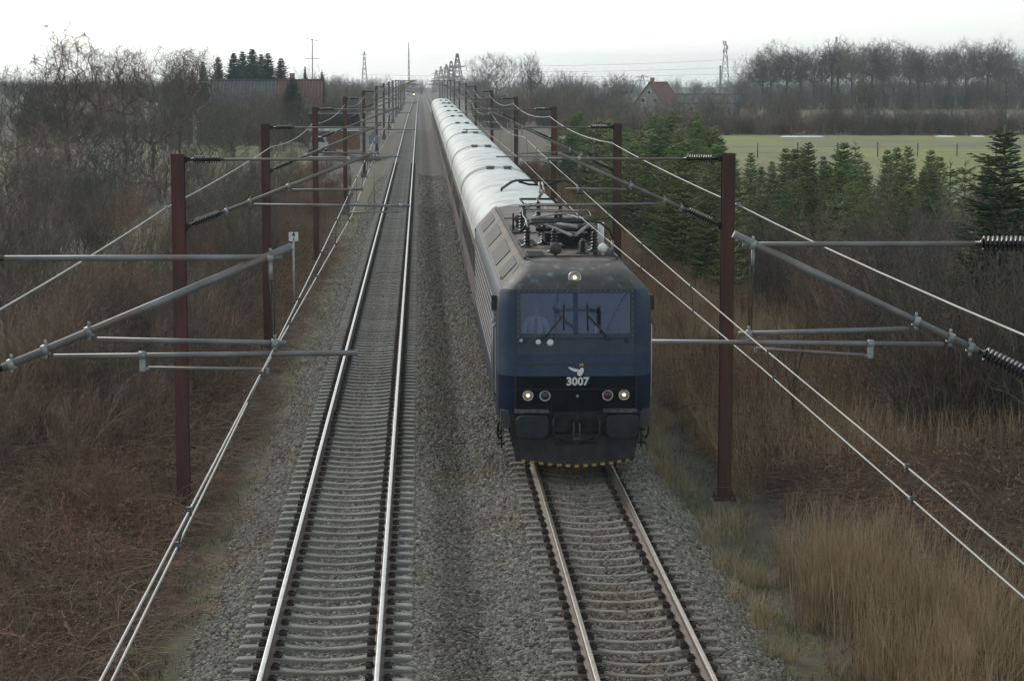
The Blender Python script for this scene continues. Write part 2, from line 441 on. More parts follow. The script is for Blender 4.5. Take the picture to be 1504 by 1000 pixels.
M['field'] = mat('field_green', (0.145, 0.16, 0.034), (0.195, 0.20, 0.046), 0.09, 0.95, bump=0.3, bscale=3, c3=(0.125, 0.125, 0.05), s3=0.05, t3=0.55, stretch=(1, .4, 1))
M['field_far'] = mat('field_pale', (0.13, 0.125, 0.065), (0.17, 0.15, 0.09), 0.03, 0.95)
M['meadow'] = mat('meadow', (0.085, 0.10, 0.034), (0.14, 0.13, 0.058), 0.2, 0.95, bump=0.4, bscale=3)
M['snow'] = mat('snow', (0.75, 0.77, 0.8), (0.85, 0.86, 0.88), 2, 0.7)
# buildings
M['brick_wall'] = mat('ochre_brick', (0.26, 0.14, 0.075), (0.36, 0.21, 0.12), 3, 0.85)
M['wall_white'] = mat('whitewash', (0.30, 0.30, 0.285), (0.38, 0.37, 0.355), 2, 0.85)
M['roof_brown'] = mat('roof_brown', (0.10, 0.05, 0.04), (0.15, 0.078, 0.06), 3, 0.85)
M['roof_red'] = mat('roof_red', (0.13, 0.055, 0.042), (0.19, 0.085, 0.06), 3, 0.85)
M['roof_dark'] = mat('roof_dark', (0.055, 0.06, 0.062), (0.09, 0.095, 0.098), 1.5, 0.8)
M['roof_grey'] = mat('roof_grey', (0.13, 0.15, 0.17), (0.2, 0.22, 0.24), 2, 0.8)
M['lattice'] = mat('lattice_steel', (0.20, 0.19, 0.19), (0.28, 0.26, 0.26), 0.5, 0.7)
M['pane'] = mat('dark_pane', (0.03, 0.034, 0.04), (0.05, 0.055, 0.06), 2, 0.1)
M['wood_grey'] = mat('wood_grey', (0.14, 0.12, 0.095), (0.22, 0.19, 0.155), 4, 0.9)
M['car_white'] = mat('van_white', (0.6, 0.62, 0.63), (0.7, 0.72, 0.73), 2, 0.35)
M['skin'] = mat('skin', (0.42, 0.25, 0.19), (0.48, 0.29, 0.22), 8, 0.6)
M['shirt'] = mat('shirt', (0.72, 0.75, 0.8), (0.78, 0.8, 0.84), 6, 0.8)
M['trousers'] = mat('trousers', (0.03, 0.03, 0.04), (0.05, 0.05, 0.06), 6, 0.8)
M['hair'] = mat('hair', (0.2, 0.17, 0.15), (0.28, 0.25, 0.22), 20, 0.8)
M['sign_blue'] = mat('sign_bluegrey', (0.13, 0.17, 0.21), (0.18, 0.22, 0.26), 4, 0.6)

# ------------------------------------------------------------------ scattering (only for what nobody could count)
def source(name, me, m):
    if len(me.materials) == 0: me.materials.append(m)
    return bpy.data.objects.new(name, me)          # pure mesh source, never placed in the scene by itself
def scatter(name, srcs, pts, rots, scls, idx, label, cat):
    me = bpy.data.meshes.new(name)
    n = len(pts)
    me.vertices.add(n); me.vertices.foreach_set('co', np.asarray(pts, np.float32).ravel())
    a = me.attributes.new('rot', 'FLOAT_VECTOR', 'POINT'); a.data.foreach_set('vector', np.asarray(rots, np.float32).ravel())
    a = me.attributes.new('scl', 'FLOAT_VECTOR', 'POINT'); a.data.foreach_set('vector', np.asarray(scls, np.float32).ravel())
    a = me.attributes.new('idx', 'INT', 'POINT'); a.data.foreach_set('value', np.asarray(idx, np.int32))
    for s in srcs: me.materials.append(s.data.materials[0])
    o = link(name, me)
    ng = bpy.data.node_groups.new(name, 'GeometryNodeTree')
    ng.interface.new_socket('Geometry', in_out='INPUT', socket_type='NodeSocketGeometry')
    ng.interface.new_socket('Geometry', in_out='OUTPUT', socket_type='NodeSocketGeometry')
    N = ng.nodes; L = ng.links
    gi = N.new('NodeGroupInput'); go = N.new('NodeGroupOutput')
    jn = N.new('GeometryNodeJoinGeometry')
    for s in srcs:
        oi = N.new('GeometryNodeObjectInfo'); oi.inputs['Object'].default_value = s; oi.inputs['As Instance'].default_value = True
        L.new(oi.outputs['Geometry'], jn.inputs[0])
    ip = N.new('GeometryNodeInstanceOnPoints')
    L.new(gi.outputs[0], ip.inputs['Points']); L.new(jn.outputs[0], ip.inputs['Instance'])
    ip.inputs['Pick Instance'].default_value = True
    def attr(nm, t):
        q = N.new('GeometryNodeInputNamedAttribute'); q.data_type = t; q.inputs['Name'].default_value = nm
        return q.outputs['Attribute']
    L.new(attr('idx', 'INT'), ip.inputs['Instance Index'])
    er = N.new('FunctionNodeEulerToRotation'); L.new(attr('rot', 'FLOAT_VECTOR'), er.inputs[0])
    L.new(er.outputs[0], ip.inputs['Rotation'])
    L.new(attr('scl', 'FLOAT_VECTOR'), ip.inputs['Scale'])
    L.new(ip.outputs[0], go.inputs[0])
    md = o.modifiers.new('scatter', 'NODES'); md.node_group = ng
    return setp(o, label, cat, kind='stuff')

# ------------------------------------------------------------------ terrain
XL, XR = -1.344, 3.0                  # track centres
def prof(x):
    pts = [(-1500, 0.3), (-60, 0.3), (-14, 0.2), (-9, -0.1), (-6.4, -0.62), (-4.9, -0.80), (-4.0, -0.78), (-3.3, -0.62),
           (-2.75, -0.30), (-2.55, -0.245), (-2.35, -0.28), (-0.34, -0.28), (-0.15, -0.245), (0.35, -0.32), (0.83, -0.41), (1.3, -0.32), (1.8, -0.245), (2.0, -0.275), (4.0, -0.275), (4.2, -0.245), (4.45, -0.30),
           (5.0, -0.60), (5.6, -0.72), (6.6, -0.70), (8.0, -0.45), (11, -0.1), (18, 0.1), (60, 0.1), (1500, 0.1)]
    for (a, b), (c, d) in zip(pts, pts[1:]):
        if a <= x <= c: return b + (d - b) * (x - a) / (c - a)
    return 0.0
rng = np.random.default_rng(7)
random.seed(11)
xs = sorted(set([-1500, -700, -300, -150, -90, -60, -40, -30, -24, -19, -16, -14, -12, -10.5, -9, -8, -7.2, -6.4, -5.8, -5.3, -4.9, -4.5, -4.0, -3.6,
                 -3.3, 5.0, 5.3, 5.6, 6.1, 6.6, 7.3, 8.0, 9.5, 11, 13, 15.5, 18, 24, 30, 40, 60, 90, 150, 300, 700, 1500]))
ys = [-30, 0, 10] + [14 + i * 1.6 for i in range(50)] + [97, 102, 110, 120, 130, 145, 160, 180, 200, 230, 260, 300, 350, 400, 500, 650, 850, 1100, 1400, 1800, 2200, 2600]
def ground_z(x, y):
    return prof(x) + zdown(y)
def grid(name, xs, ys, zf, jit=0.0, m=None, jx=None):
    V = []; F = []
    for j, y in enumerate(ys):
        for i, x in enumerate(xs):
            jj = jit if (jx is None or jx(x)) else 0
            V.append((x, y, zf(x, y) + random.uniform(-jj, jj)))
    n = len(xs)
    for j in range(len(ys) - 1):
        for i in range(n - 1):
            F.append((j * n + i, j * n + i + 1, (j + 1) * n + i + 1, (j + 1) * n + i))
    me = np_mesh(name, V, F, True)
    return link(name, me, m)
g = grid('ground', xs, ys, ground_z, 0.07, M['soil'], lambda x: 5.5 < x < 60 or -60 < x < -4.4)
setp(g, 'brown winter soil on both sides of the railway running to the horizon', 'ground', kind='structure')
bx_ = [-3.32, -3.05, -2.75, -2.55, -2.35, -1.9, -1.344, -0.75, -0.34, -0.15, 0.1, 0.35, 0.6, 0.83, 1.06, 1.3, 1.55, 1.8, 2.0, 2.4, 3.0, 3.6, 4.0, 4.2, 4.45, 4.75, 5.02]
b = grid('ballast_bed', bx_, [y for y in ys if y <= 1100], lambda x, y: prof(x) + zdown(y) + 0.012, 0.012, M['ballast_bed'])
setp(b, 'grey brown crushed stone bed under both railway tracks', 'ballast', kind='structure')
vy = [14 + i * 0.8 for i in range(100)] + [97, 110, 130, 160, 200, 260, 300]
def verge(name, x0, x1, n, label):
    xx = [x0 + (x1 - x0) * i / n for i in range(n + 1)]
    V = []; F = []
    for y in vy:
        w0 = random.uniform(-.12, .12); w1 = random.uniform(-.25, .25)
        for i, x in enumerate(xx):
            t = i / n
            X = x + (w0 * (1 - t) + w1 * t)
            V.append((X, y, prof(X) + 0.035 + (random.uniform(-.02, .03) if 0 < i < n else -0.06)))
    k = n + 1
    for j in range(len(vy) - 1):
        for i in range(n):
            F.append((j * k + i, j * k + i + 1, (j + 1) * k + i + 1, (j + 1) * k + i))
    o = link(name, np_mesh(name, V, F, True), M['moss'])
    setp(o, label, 'path', kind='structure')
verge('verge', -4.1, -3.25, 5, 'mossy green strip of ground left of the ballast')
verge('verge', 5.0, 5.9, 5, 'mossy path between the right ballast edge and the reeds')

def sheet(name, x0, x1, y0, y1, m, label, cat, dz=0.12):
    nx, ny = 14, 8
    V = []; F = []
    for j in range(ny + 1):
        for i in range(nx + 1):
            x = x0 + (x1 - x0) * i / nx; y = y0 + (y1 - y0) * j / ny
            if j in (0, ny): y += random.uniform(-2.5, 2.5)
            V.append((x, y, prof(x) + zdown(y) + dz))
    for j in range(ny):
        for i in range(nx):
            F.append((j * (nx + 1) + i, j * (nx + 1) + i + 1, (j + 1) * (nx + 1) + i + 1, (j + 1) * (nx + 1) + i))
    o = link(name, np_mesh(name, V, F, True), m)
    return setp(o, label, cat, kind='structure')
sheet('field', 16, 330, 95, 264, M['field'], 'smooth green winter field behind the fir trees', 'field')
sheet('field', 30, 420, 300, 455, M['field_far'], 'pale far field in front of the bare wood', 'field')
sheet('field', -140, -9, 150, 225, M['meadow'], 'yellow green meadow behind the bare shrubs on the left', 'field')

# ------------------------------------------------------------------ tracks
def rail_profile():
    return [(-.075, -.172), (.075, -.172), (.075, -.160), (.018, -.140), (.010, -.125), (.010, -.052), (.036, -.040), (.037, -.010), (.030, -.0015),
            (0.012, 0.0), (-0.012, 0.0), (-.030, -.0015), (-.037, -.010), (-.036, -.040), (-.010, -.052), (-.010, -.125), (-.018, -.140), (-.075, -.160)]
RY = [-10, 20, 60, 120, 200, 300, 400, 500, 600, 700, 850, 1050]
def rail_mesh(top):
    P = rail_profile(); n = len(P)
    V = [(p[0], y, p[1] + zdown(y)) for y in RY for p in P]
    F = []; mi = []
    for j in range(len(RY) - 1):
        for i in range(n):
            F.append((j * n + i, j * n + (i + 1) % n, (j + 1) * n + (i + 1) % n, (j + 1) * n + i))
            mi.append(1 if 8 <= i <= 10 else 0)
    me = np_mesh('rail', V, F, False, mi)
    me.materials.append(M['rail_side']); me.materials.append(top)
    return me
def sleeper_mesh(mid_drop):
    # monoblock concrete sleeper: level rail seats, lower waist in the middle
    st = [(-1.2, -.205, .08), (-1.17, -.19, .088), (-.92, -.18, .10), (-.58, -.18, .10), (-.35, -.185 - mid_drop * .6, .080), (0, -.185 - mid_drop, .075),
          (.35, -.185 - mid_drop * .6, .080), (.58, -.18, .10), (.92, -.18, .10), (1.17, -.19, .088), (1.2, -.205, .08)]
    V = []; F = []
    for x, z, w in st:
        V += [(x, -w - .025, -.42), (x, -w, z - .012), (x, -w + .018, z), (x, w - .018, z), (x, w, z - .012), (x, w + .025, -.42)]
    for k in range(len(st) - 1):
        for i in range(5):
            F.append((k * 6 + i, k * 6 + i + 1, (k + 1) * 6 + i + 1, (k + 1) * 6 + i))
    me = bpy.data.meshes.new('sleeper')
    e = (len(st) - 1) * 6
    me.from_pydata(V, [], F + [(0, 5, 4, 3, 2, 1), tuple(range(e, e + 6))])
    bm = bmesh.new(); bm.from_mesh(me); bmesh.ops.recalc_face_normals(bm, faces=bm.faces); bm.to_mesh(me); bm.free()
    return me
def clip_mesh():
    mb = MB()
    for s in (-1, 1):
        mb.box((s * .125, 0, -.158), (.10, .15, .045))
        mb.path([(s * .07, -.05, -.135), (s * .15, -.06, -.115), (s * .19, 0, -.112), (s * .15, .06, -.115), (s * .07, .05, -.135)], .014, 5)
    return mb.mesh('rail_clip')
def pad_mesh():
    return MB().box((0, 0, -.176), (.19, .17, .010)).mesh('rail_pad')
SP = 0.6
CLIP = clip_mesh(); CLIP.materials.append(M['clip'])
PAD = pad_mesh(); PAD.materials.append(M['pad'])
def merged(name, me, locs, m, parent):
    v = np.array([tuple(q.co) for q in me.vertices]); polys = [tuple(p.vertices) for p in me.polygons]
    V = (v[None] + np.asarray(locs)[:, None]).reshape(-1, 3).tolist()
    F = [tuple(i + k * len(v) for i in p) for k in range(len(locs)) for p in polys]
    nm = bpy.data.meshes.new(name); nm.from_pydata(V, [], F); nm.update()
    return link(name, nm, m, parent)
def track(xc, top, y0, near_n, clip_n, far_end, smat, drop, label, dz=0.0):
    t = thing('railway_track', (xc, 0, 0), label, 'track')
    t['kind'] = 'structure'
    rm = rail_mesh(top)
    for s in (-.7535, .7535):
        link('rail', rm, None, t, (s, 0, 0))
    sm = sleeper_mesh(drop); sm.materials.append(smat)
    rest = []; restc = []
    n = 0
    y = y0
    while y < far_end:
        if n < near_n:
            s = link('sleeper', sm, None, t, (random.uniform(-.012, .012), y + random.uniform(-.012, .012), dz + zdown(y) + random.uniform(-.006, .006)))
            if n < clip_n:
                for sx in (-.7535, .7535):
                    link('rail_clip', CLIP, None, s, (sx, 0, -dz))
            else:
                restc += [(-.7535, y, zdown(y)), (.7535, y, zdown(y))]
        else:
            rest.append((0, y, dz + zdown(y)))
        n += 1; y += SP
    if rest:
        o = merged('distant_sleepers', sm, rest, smat, t); o['kind'] = 'stuff'
    if restc:
        o = merged('distant_clips', CLIP, restc, M['clip'], t); o['kind'] = 'stuff'
    return t
SY0 = 26.4
track(XL, M['rail_top'], SY0, 280, 45, 420, M['concrete'], .045, 'left railway track with bright polished rails on pale concrete sleepers')
track(XR, M['rail_top_dull'], SY0 + .25, 70, 35, 66, M['dark_concrete'], .05, 'right railway track with dull brown rails under the train', dz=-.012)

# crushed stone, near the camera as real stones
def stone_mesh(seed):
    rd = random.Random(seed)
    bm = bmesh.new(); bmesh.ops.create_icosphere(bm, subdivisions=1, radius=1)
    for v in bm.verts:
        v.co *= rd.uniform(.72, 1.18)
    me = bpy.data.meshes.new('stone'); bm.to_mesh(me); bm.free()
    return me
stones = [source('stone_source', stone_mesh(i), M['stone']) for i in range(5)]
P = []; 
def stones_in(y0, y1, dens, lo, hi):
    n = int((5.05 + 3.35) * (y1 - y0) * dens)
    x = rng.uniform(-3.42, 5.12, n); y = rng.uniform(y0, y1, n)
    pz = np.interp(x, [-3.4, -3.3, -2.75, -2.55, -2.35, -.34, -.15, .35, .83, 1.3, 1.8, 2.0, 4.0, 4.2, 4.45, 5.0, 5.15], [-.64, -.62, -.30, -.245, -.27, -.27, -.245, -.32, -.41, -.32, -.245, -.262, -.262, -.245, -.30, -.6, -.63])
    s = rng.uniform(lo, hi, n)
    keep = np.ones(n, bool)
    def mask(xc, yoff, hw, frac):
        ph = np.mod(y - yoff + SP / 2, SP) - SP / 2
        on = (np.abs(x - xc) < 1.23) & (np.abs(ph) < hw + s * .75)
        return ~(on & (rng.uniform(0, 1, n) < frac))
    keep &= mask(XL, SY0, .098, 1.0) & mask(XR, SY0 + .25, .08, .965)
    for xc in (XL, XR):
        for sx in (-.7535, .7535):
            keep &= np.abs(x - xc - sx) > .085
    pz = pz + rng.uniform(-.004, .022, n)
    inr = (np.abs(x - XR) < 1.2)
    inl = (np.abs(x - XL) < 1.25)
    s = np.where(inr | inl, s * .85, s)
    pz = np.where(inl, pz - .012, pz)
    keep &= ~((y > 64) & (np.abs(x - XR) < 1.2))
    P.append((np.stack([x, y, pz], 1)[keep], s[keep]))
stones_in(26, 46, 400, .024, .050)
stones_in(46, 72, 270, .028, .052)
stones_in(72, 105, 130, .034, .056)
stones_in(105, 135, 55, .036, .058)
stones_in(135, 175, 20, .036, .058)
pts = np.concatenate([p for p, s in P]); ss = np.concatenate([s for p, s in P])
n = len(pts)
scatter('ballast_stones', stones, pts, rng.uniform(0, 6.28, (n, 3)), ss[:, None] * rng.uniform(.7, 1.3, (n, 3)), rng.integers(0, 5, n),
        'loose crushed grey stones lying between and beside the rails', 'stones')

# ------------------------------------------------------------------ catenary masts
MX_L, MX_R = -4.5, 5.78
MAST_Y = [20.2, 42, 65.8, 97, 135.5, 181, 234, 282, 330, 378, 426, 474, 522, 570, 618, 666]
def insulator_part(p, d, L=.5, n=12):
    mb = MB(); prof_ = [(-.07, .026), (-.005, .026), (-.004, .04), (.02, .04)]
    k = 11
    for i in range(k):
        t = .03 + (L - .06) * i / (k - 1)
        prof_ += [(t - .011, .034), (t - .002, .078), (t + .006, .078), (t + .012, .034)]
    prof_ += [(L - .02, .04), (L + .004, .04), (L + .005, .026), (L + .07, .026)]
    mb.lathe(p, d, prof_, n)
    return mb
def clamp(mb, p, along, r):
    d = Vector(along).normalized()
    p = Vector(p)
    mb.tube(p - d * .028, p + d * .028, r + .014, n=8)
    mb.tube(p + Vector((0, .0, r)), p + Vector((0, 0, r + .05)), .014, n=6)
    mb.tube(p - Vector((0, .0, r)), p - Vector((0, 0, r + .045)), .018, n=6)
def make_mast(d, m, kind, near, tube_mat, low=0.0, ext=0.0):
    """d: +1 the track lies towards +x, -1 towards -x; m: distance mast to track centre"""
    root = bpy.data.objects.new('catenary_mast', None); COL.objects.link(root)
    H = 6.22
    def P_(u, z, y=0.0): return (d * u, y, z)
    # wide flange beam: flanges face along the line
    mb = MB()
    w, fl, wb = .24, .016, .010
    mb.box((0, -.112, (H - .35) / 2), (w, fl, H + .35)); mb.box((0, .112, (H - .35) / 2), (w, fl, H + .35)); mb.box((0, 0, (H - .36) / 2), (wb, .2079, H + .34))
    mb.build('post', M['rust'], root)
    fb = MB().box((0, 0, -.62), (.52, .52, .5)); fb.build('foundation', M['dark_concrete'], root)
    pb = MB().box((0, 0, -.355), (.44, .44, .03))
    for sx in (-1, 1):
        for sy in (-1, 1):
            pb.tube((sx * .175, sy * .175, -.34), (sx * .175, sy * .175, -.24), .018, n=6)
            pb.tube((sx * .175, sy * .175, -.33), (sx * .175, sy * .175, -.30), .034, n=6)
    pb.build('base_plate', M['rust'], root)
    zt = 6.12
    # mast brackets
    br = MB().box(P_(.145, zt), (.06, .10, .12)); br.box(P_(.19, zt), (.06, .03, .07)); br.build('bracket', M['under'], root)
    br = MB().box(P_(.145, 4.86), (.06, .10, .14)); br.box(P_(.19, 4.88), (.06, .03, .07)); br.build('bracket', M['under'], root)
    J = (m + (.1 if kind == 'A' else .3), 6.17)                  # where the strut meets the top tube
    D0 = (.2, 4.9 - low)
    dv = Vector((J[0] - D0[0], J[1] - D0[1])); dl = dv.length; dv.normalize()
    def onD(z):
        t = (z - D0[1]) / dv.y; return (D0[0] + dv.x * t, z)
    insulator_part(P_(.29, zt), P_(1, 0), .5).build('insulator', M['insulator'], root)
    q = Vector((D0[0], D0[1])) + dv * .1
    insulator_part(P_(q.x, q.y), P_(dv.x, dv.y), .5).build('insulator', M['insulator'], root)
    endu = m + (.12 if kind == 'A' else .62)
    tt = MB().tube(P_(.85, zt), P_(endu, zt), .027, n=10)
    tt.build('top_tube', tube_mat, root)
    a = Vector((D0[0], D0[1])) + dv * .66; e = Vector(J) + dv * .12
    MB().tube(P_(a.x, a.y), P_(e.x, e.y), .037, n=10).build('diagonal_strut', tube_mat, root)
    if kind == 'A':
        u0 = onD(5.47 - low); u1 = onD(5.31 - low)
        up_end = (m + .15, 5.36 - low); lo_end = (m + .78 + ext, 5.27 - low * .8)
        br_u = m - 1.12; st_end = (m - .02, 5.09)
    else:
        u0 = onD(5.62); u1 = onD(5.34)
        up_end = (m + .28, 5.56); lo_end = (m + 1.15, 5.25)
        br_u = m + .98; st_end = (m + .02, 5.09)
    MB().tube(P_(u0[0] + .07, u0[1] - .07), P_(*up_end), .024, n=8).build('support_tube', tube_mat, root)
    MB().tube(P_(u1[0] + .07, u1[1] - .06), P_(*lo_end), .024, n=8).build('registration_tube', M['galv'], root)
    zb = u1[1] - .06 + (lo_end[1] - u1[1] + .06) * (br_u - u1[0]) / (lo_end[0] - u1[0])
    dr = MB().box(P_(br_u, zb - .07), (.05, .035, .14)); dr.tube(P_(br_u - .03, zb), P_(br_u + .03, zb), .038, n=8)
    sg = 1 if kind == 'A' else -1
    dr.tube(P_(br_u - sg * .02, zb - .12), P_(br_u + sg * .06, zb - .12), .014, n=6)
    dr.build('drop_bracket', M['fitting'], root)
    st = MB().tube(P_(br_u + sg * .05, zb - .11), P_(st_end[0], st_end[1] + .04), .014, n=8)
    st.tube(P_(st_end[0], st_end[1] + .05), P_(st_end[0], st_end[1] - .03), .018, n=6)
    st.build('steady_arm', M['galv'], root)
    for pt, al in ((u0, dv), (u1, dv), ((a.x + dv.x * .08, a.y + dv.y * .08), dv)):
        c = MB(); clamp(c, P_(*pt), P_(al.x, al.y), .037); c.build('tube_clamp', M['fitting'], root)
    c = MB(); clamp(c, P_(m + .02, zt), P_(1, 0), .03); c.tube(P_(m + .02, zt - .05), P_(m + .02, zt - .2), .02, n=6)
    c.build('wire_clamp', M['fitting'], root)
    c = MB(); clamp(c, P_(m + .05, up_end[1] + .0), P_(1, 0), .026); c.build('wire_clamp', M['fitting'], root)
    if near:
        h = MB()
        for k in range(2):
            h.path([P_(m + .01 + k * .035, zt - .2), P_(m + .02 + k * .03, 5.8), P_(m + .03 + k * .02, up_end[1])], .006, 5)
        h.build('hanger', M['wire_dark'], root)
    return root
protos = {}
for side in ('L', 'R'):
    for kind in 'AB':
        protos[side, kind] = None
ORD = ['nearest', 'second', 'third', 'fourth', 'fifth', 'sixth', 'seventh', 'eighth', 'ninth', 'tenth', 'eleventh', 'twelfth', 'thirteenth', 'fourteenth', 'fifteenth', 'sixteenth']
for i, Y in enumerate(MAST_Y):
    for side in ('L', 'R'):
        x = MX_L if side == 'L' else (MX_R if i else 6.12)
        d = 1 if side == 'L' else -1
        m = abs((XL if side == 'L' else (XR if i else XR + .17)) - x)
        kind = 'A' if i % 2 == 0 else 'B'
        sn = 'left' if side == 'L' else 'right'
        y = Y - .4 if (side == 'L' and i == 0) else Y + (.9 if (side == 'R' and i == 0) else 0)
        near = i < 2
        if near:
            o = make_mast(d, m, kind, True, M['galv'] if i == 0 else M['galv_brown'], .09 if (side == 'R' and i == 0) else 0.0, .2 if (side == 'R' and i == 0) else 0.0)
        elif protos[side, kind] is None:
            o = protos[side, kind] = make_mast(d, m, kind, False, M['galv_brown'])
        else:
            o = copy_tree(protos[side, kind])
        o.location = (x, y, zdown(Y))
        if i == 0: lab = 'cantilever arm of the %s catenary mast just outside the picture edge' % sn
        elif i == 1: lab = 'tallest red brown steel catenary mast standing complete beside the %s track' % sn
        else: lab = 'red brown steel catenary mast, %s from the front on the %s side' % (ORD[i - 1], sn)
        setp(o, lab, 'mast', 'catenary masts along the railway')

# ------------------------------------------------------------------ overhead wires
def zmess(i):
    return [5.31, 5.53, 5.84, 6.0, 6.0][min(i, 4)]
def span_pts(pts, sag, step=4.0):
    out = []
    for (a, b), s in zip(zip(pts, pts[1:]), sag):
        L = abs(b[1] - a[1]); n = max(4, int(L / step))
        for k in range(n):
            t = k / n
            out.append((a[0] + (b[0] - a[0]) * t, a[1] + (b[1] - a[1]) * t, a[2] + (b[2] - a[2]) * t - 4 * s * t * (1 - t)))
    out.append(pts[-1])
    return out
def zat(poly, y):
    for a, b in zip(poly, poly[1:]):
        if a[1] <= y <= b[1]:
            t = (y - a[1]) / max(1e-6, b[1] - a[1]); return tuple(a[k] + (b[k] - a[k]) * t for k in range(3))
    return poly[-1]
for sn, xc, x0 in (('left', XL, 0.0), ('right', XR, 0.08)):
    cp = [(xc + x0, 2.5, 5.07)]; mp = [(xc + x0, 2.5, 5.22)]
    for i, Y in enumerate(MAST_Y):
        st = (.08 if i % 2 == 0 else -.06) * (1 if sn == 'right' else -1)
        cp.append((xc + st + x0 * .2, Y, 5.07 + zdown(Y))); mp.append((xc + .04, Y, zmess(i) + zdown(Y)))
    gaps = [MAST_Y[0] - 2.5] + [b - a for a, b in zip(MAST_Y, MAST_Y[1:])]
    mpoly = span_pts(mp, [.0 if g_ < 20 else .02 if g_ < 25 else 6.5e-5 * g_ * g_ * 4 for g_ in gaps])
    cpoly = span_pts(cp, [0.0] * len(gaps))
    cw = MB().path(cpoly, .0068, 5).build('contact_wire', M['wire'])
    setp(cw, 'lower bare contact wire strung over the %s track' % sn, 'wire')
    mw = thing('messenger_wire', (0, 0, 0), 'upper carrying wire with droppers above the %s track' % sn, 'wire')
    MB().path(mpoly, .0068, 5).build('wire', M['wire'], mw)
    y = 7.0 if sn == 'left' else 8.2
    while y < 180:
        a = zat(mpoly, y); c = zat(cpoly, y)
        dm = MB().tube(a, c, .005, n=5)
        for q in (a, c): dm.tube((q[0], q[1] - .035, q[2]), (q[0], q[1] + .035, q[2]), .019, n=6); dm.box(q, (.03, .03, .05))
        dm.build('dropper', M['wire_dark'], mw)
        y += 5.6 if y < 70 else 9.5
fe = {'right': [(6.25, 3, 5.0), (6.18, 21.2, 5.07), (5.98, 42, 5.25), (5.62, 65.8, 5.66), (5.6, 97, 5.8)] + [(5.6, Y, 5.82 + zdown(Y)) for Y in MAST_Y[4:]],
      'left': [(-4.85, 3, 5.0), (-4.8, 19.8, 5.05), (-4.74, 42, 5.22), (-4.66, 65.8, 5.56), (-4.62, 97, 5.5), (-4.5, 135.5, 5.75)] + [(-4.4, Y, 5.8 + zdown(Y)) for Y in MAST_Y[5:]]}
for sn, pl in fe.items():
    if sn == 'left': pl = [p if i != 3 else (-4.34, p[1], p[2]) for i, p in enumerate(pl)]
    sg = [0.0] + [.05 if b[1] - a[1] < 30 else 1.9e-4 * (b[1] - a[1]) ** 2 for a, b in zip(pl[1:], pl[2:])]
    fw = thing('feeder_wire', (0, 0, 0), 'thick pale feeder wire running along the %s row of masts' % sn, 'wire')
    MB().path(span_pts(pl, sg), .013, 6).build('wire', M['wire'], fw)
    for p in pl[1:7]:
        mx = MX_L if sn == 'left' else MX_R
        k = MB().box(p, (.07, .09, .07)); k.tube(p, (mx + (.1 if p[0] > mx else -.1), p[1], p[2]), .016, n=6); k.tube((p[0], p[1] - .08, p[2]), (p[0], p[1] + .08, p[2]), .026, n=6)
        k.build('clamp', M['fitting'], fw)

# ------------------------------------------------------------------ locomotive
LOCO_Y = 43.0
loco = thing('locomotive', (XR, LOCO_Y, 0), 'dark blue electric locomotive with grey brow and number 3007 leading the train', 'locomotive')
def lerp_tab(tab, z):
    for (a, b), (c, d) in zip(tab, tab[1:]):
        if z <= c: return b + (d - b) * max(0.0, (z - a)) / (c - a)
    return tab[-1][1]
def hw(z): return lerp_tab([(.85, 1.46), (1.3, 1.5), (3.42, 1.5), (3.54, 1.43), (3.98, 1.02), (4.02, .98)], z)
def qy(z): return lerp_tab([(.85, .14), (1.88, 0.0), (3.54, .20), (3.66, .25), (3.78, .36), (3.88, .56), (3.95, .82), (4.0, 1.12), (4.02, 1.2)], z)
def py_(s):
    s = abs(s)
    return 0.03 * (s / .78) ** 2 if s < .78 else .03 + .40 * ((s - .78) / .22) ** 1.7
def front(x, z, off=0.0):
    s = x / hw(z)
    return (x, py_(s) + qy(z) - off, z)
LL = 18.9
SC = [-1, -.988, -.965, -.93, -.89, -.84, -.78, -.733, -.55, -.37, -.18, 0, .18, .37, .55, .733, .78, .84, .89, .93, .965, .988, 1]
def shell(name, zs, m, hole=None, sides=True):
    V = []; F = []; sm = []
    ncol = len(SC) + (4 if sides else 0)
    for z in zs:
        row = []
        h = hw(z)
        fr = [(s * h, py_(s) + qy(z), z) for s in SC]
        if sides:
            row = [(-h, LL, z), (-h, 3.0, z)] + fr + [(h, 3.0, z), (h, LL, z)]
        else: row = fr
        V += row
    for j in range(len(zs) - 1):
        for i in range(ncol - 1):
            if hole:
                k = i - (2 if sides else 0)
                if 0 <= k < len(SC) - 1 and abs(SC[k]) <= .734 and abs(SC[k + 1]) <= .734 and zs[j] >= hole[0] - 1e-6 and zs[j + 1] <= hole[1] + 1e-6:
                    continue
            F.append((j * ncol + i, j * ncol + i + 1, (j + 1) * ncol + i + 1, (j + 1) * ncol + i))
    me = bpy.data.meshes.new(name); me.from_pydata(V, [], F)
    me.polygons.foreach_set('use_smooth', [True] * len(F)); me.update()
    return link(name, me, m, loco)
shell('lower_body', [.85, .95, 1.3, 1.6, 1.88], M['loco_navy'])
shell('body', [1.883, 2.1, 2.3], M['loco_blue'])
shell('window_panel', [2.303, 2.5, 2.70, 2.95, 3.2, 3.48, 3.54], M['loco_blue'], hole=(2.70, 3.48))
shell('brow', [3.543, 3.6, 3.66, 3.72, 3.78, 3.83, 3.88, 3.92, 3.95, 3.975, 4.0, 4.02], M['loco_brow'], sides=False)
# sloped upper sides behind the brow
for s in (-1, 1):
    mb = MB()
    zz = [3.543, 3.76, 3.98, 4.02]
    for a, c in zip(zz, zz[1:]):
        mb.add([(s * hw(a), qy(a) + .43, a), (s * hw(a), LL, a), (s * hw(c), LL, c), (s * hw(c), qy(c) + .43, c)], [(0, 1, 2, 3)])
    mb.build('cant_panel', M['loco_roof'], loco)
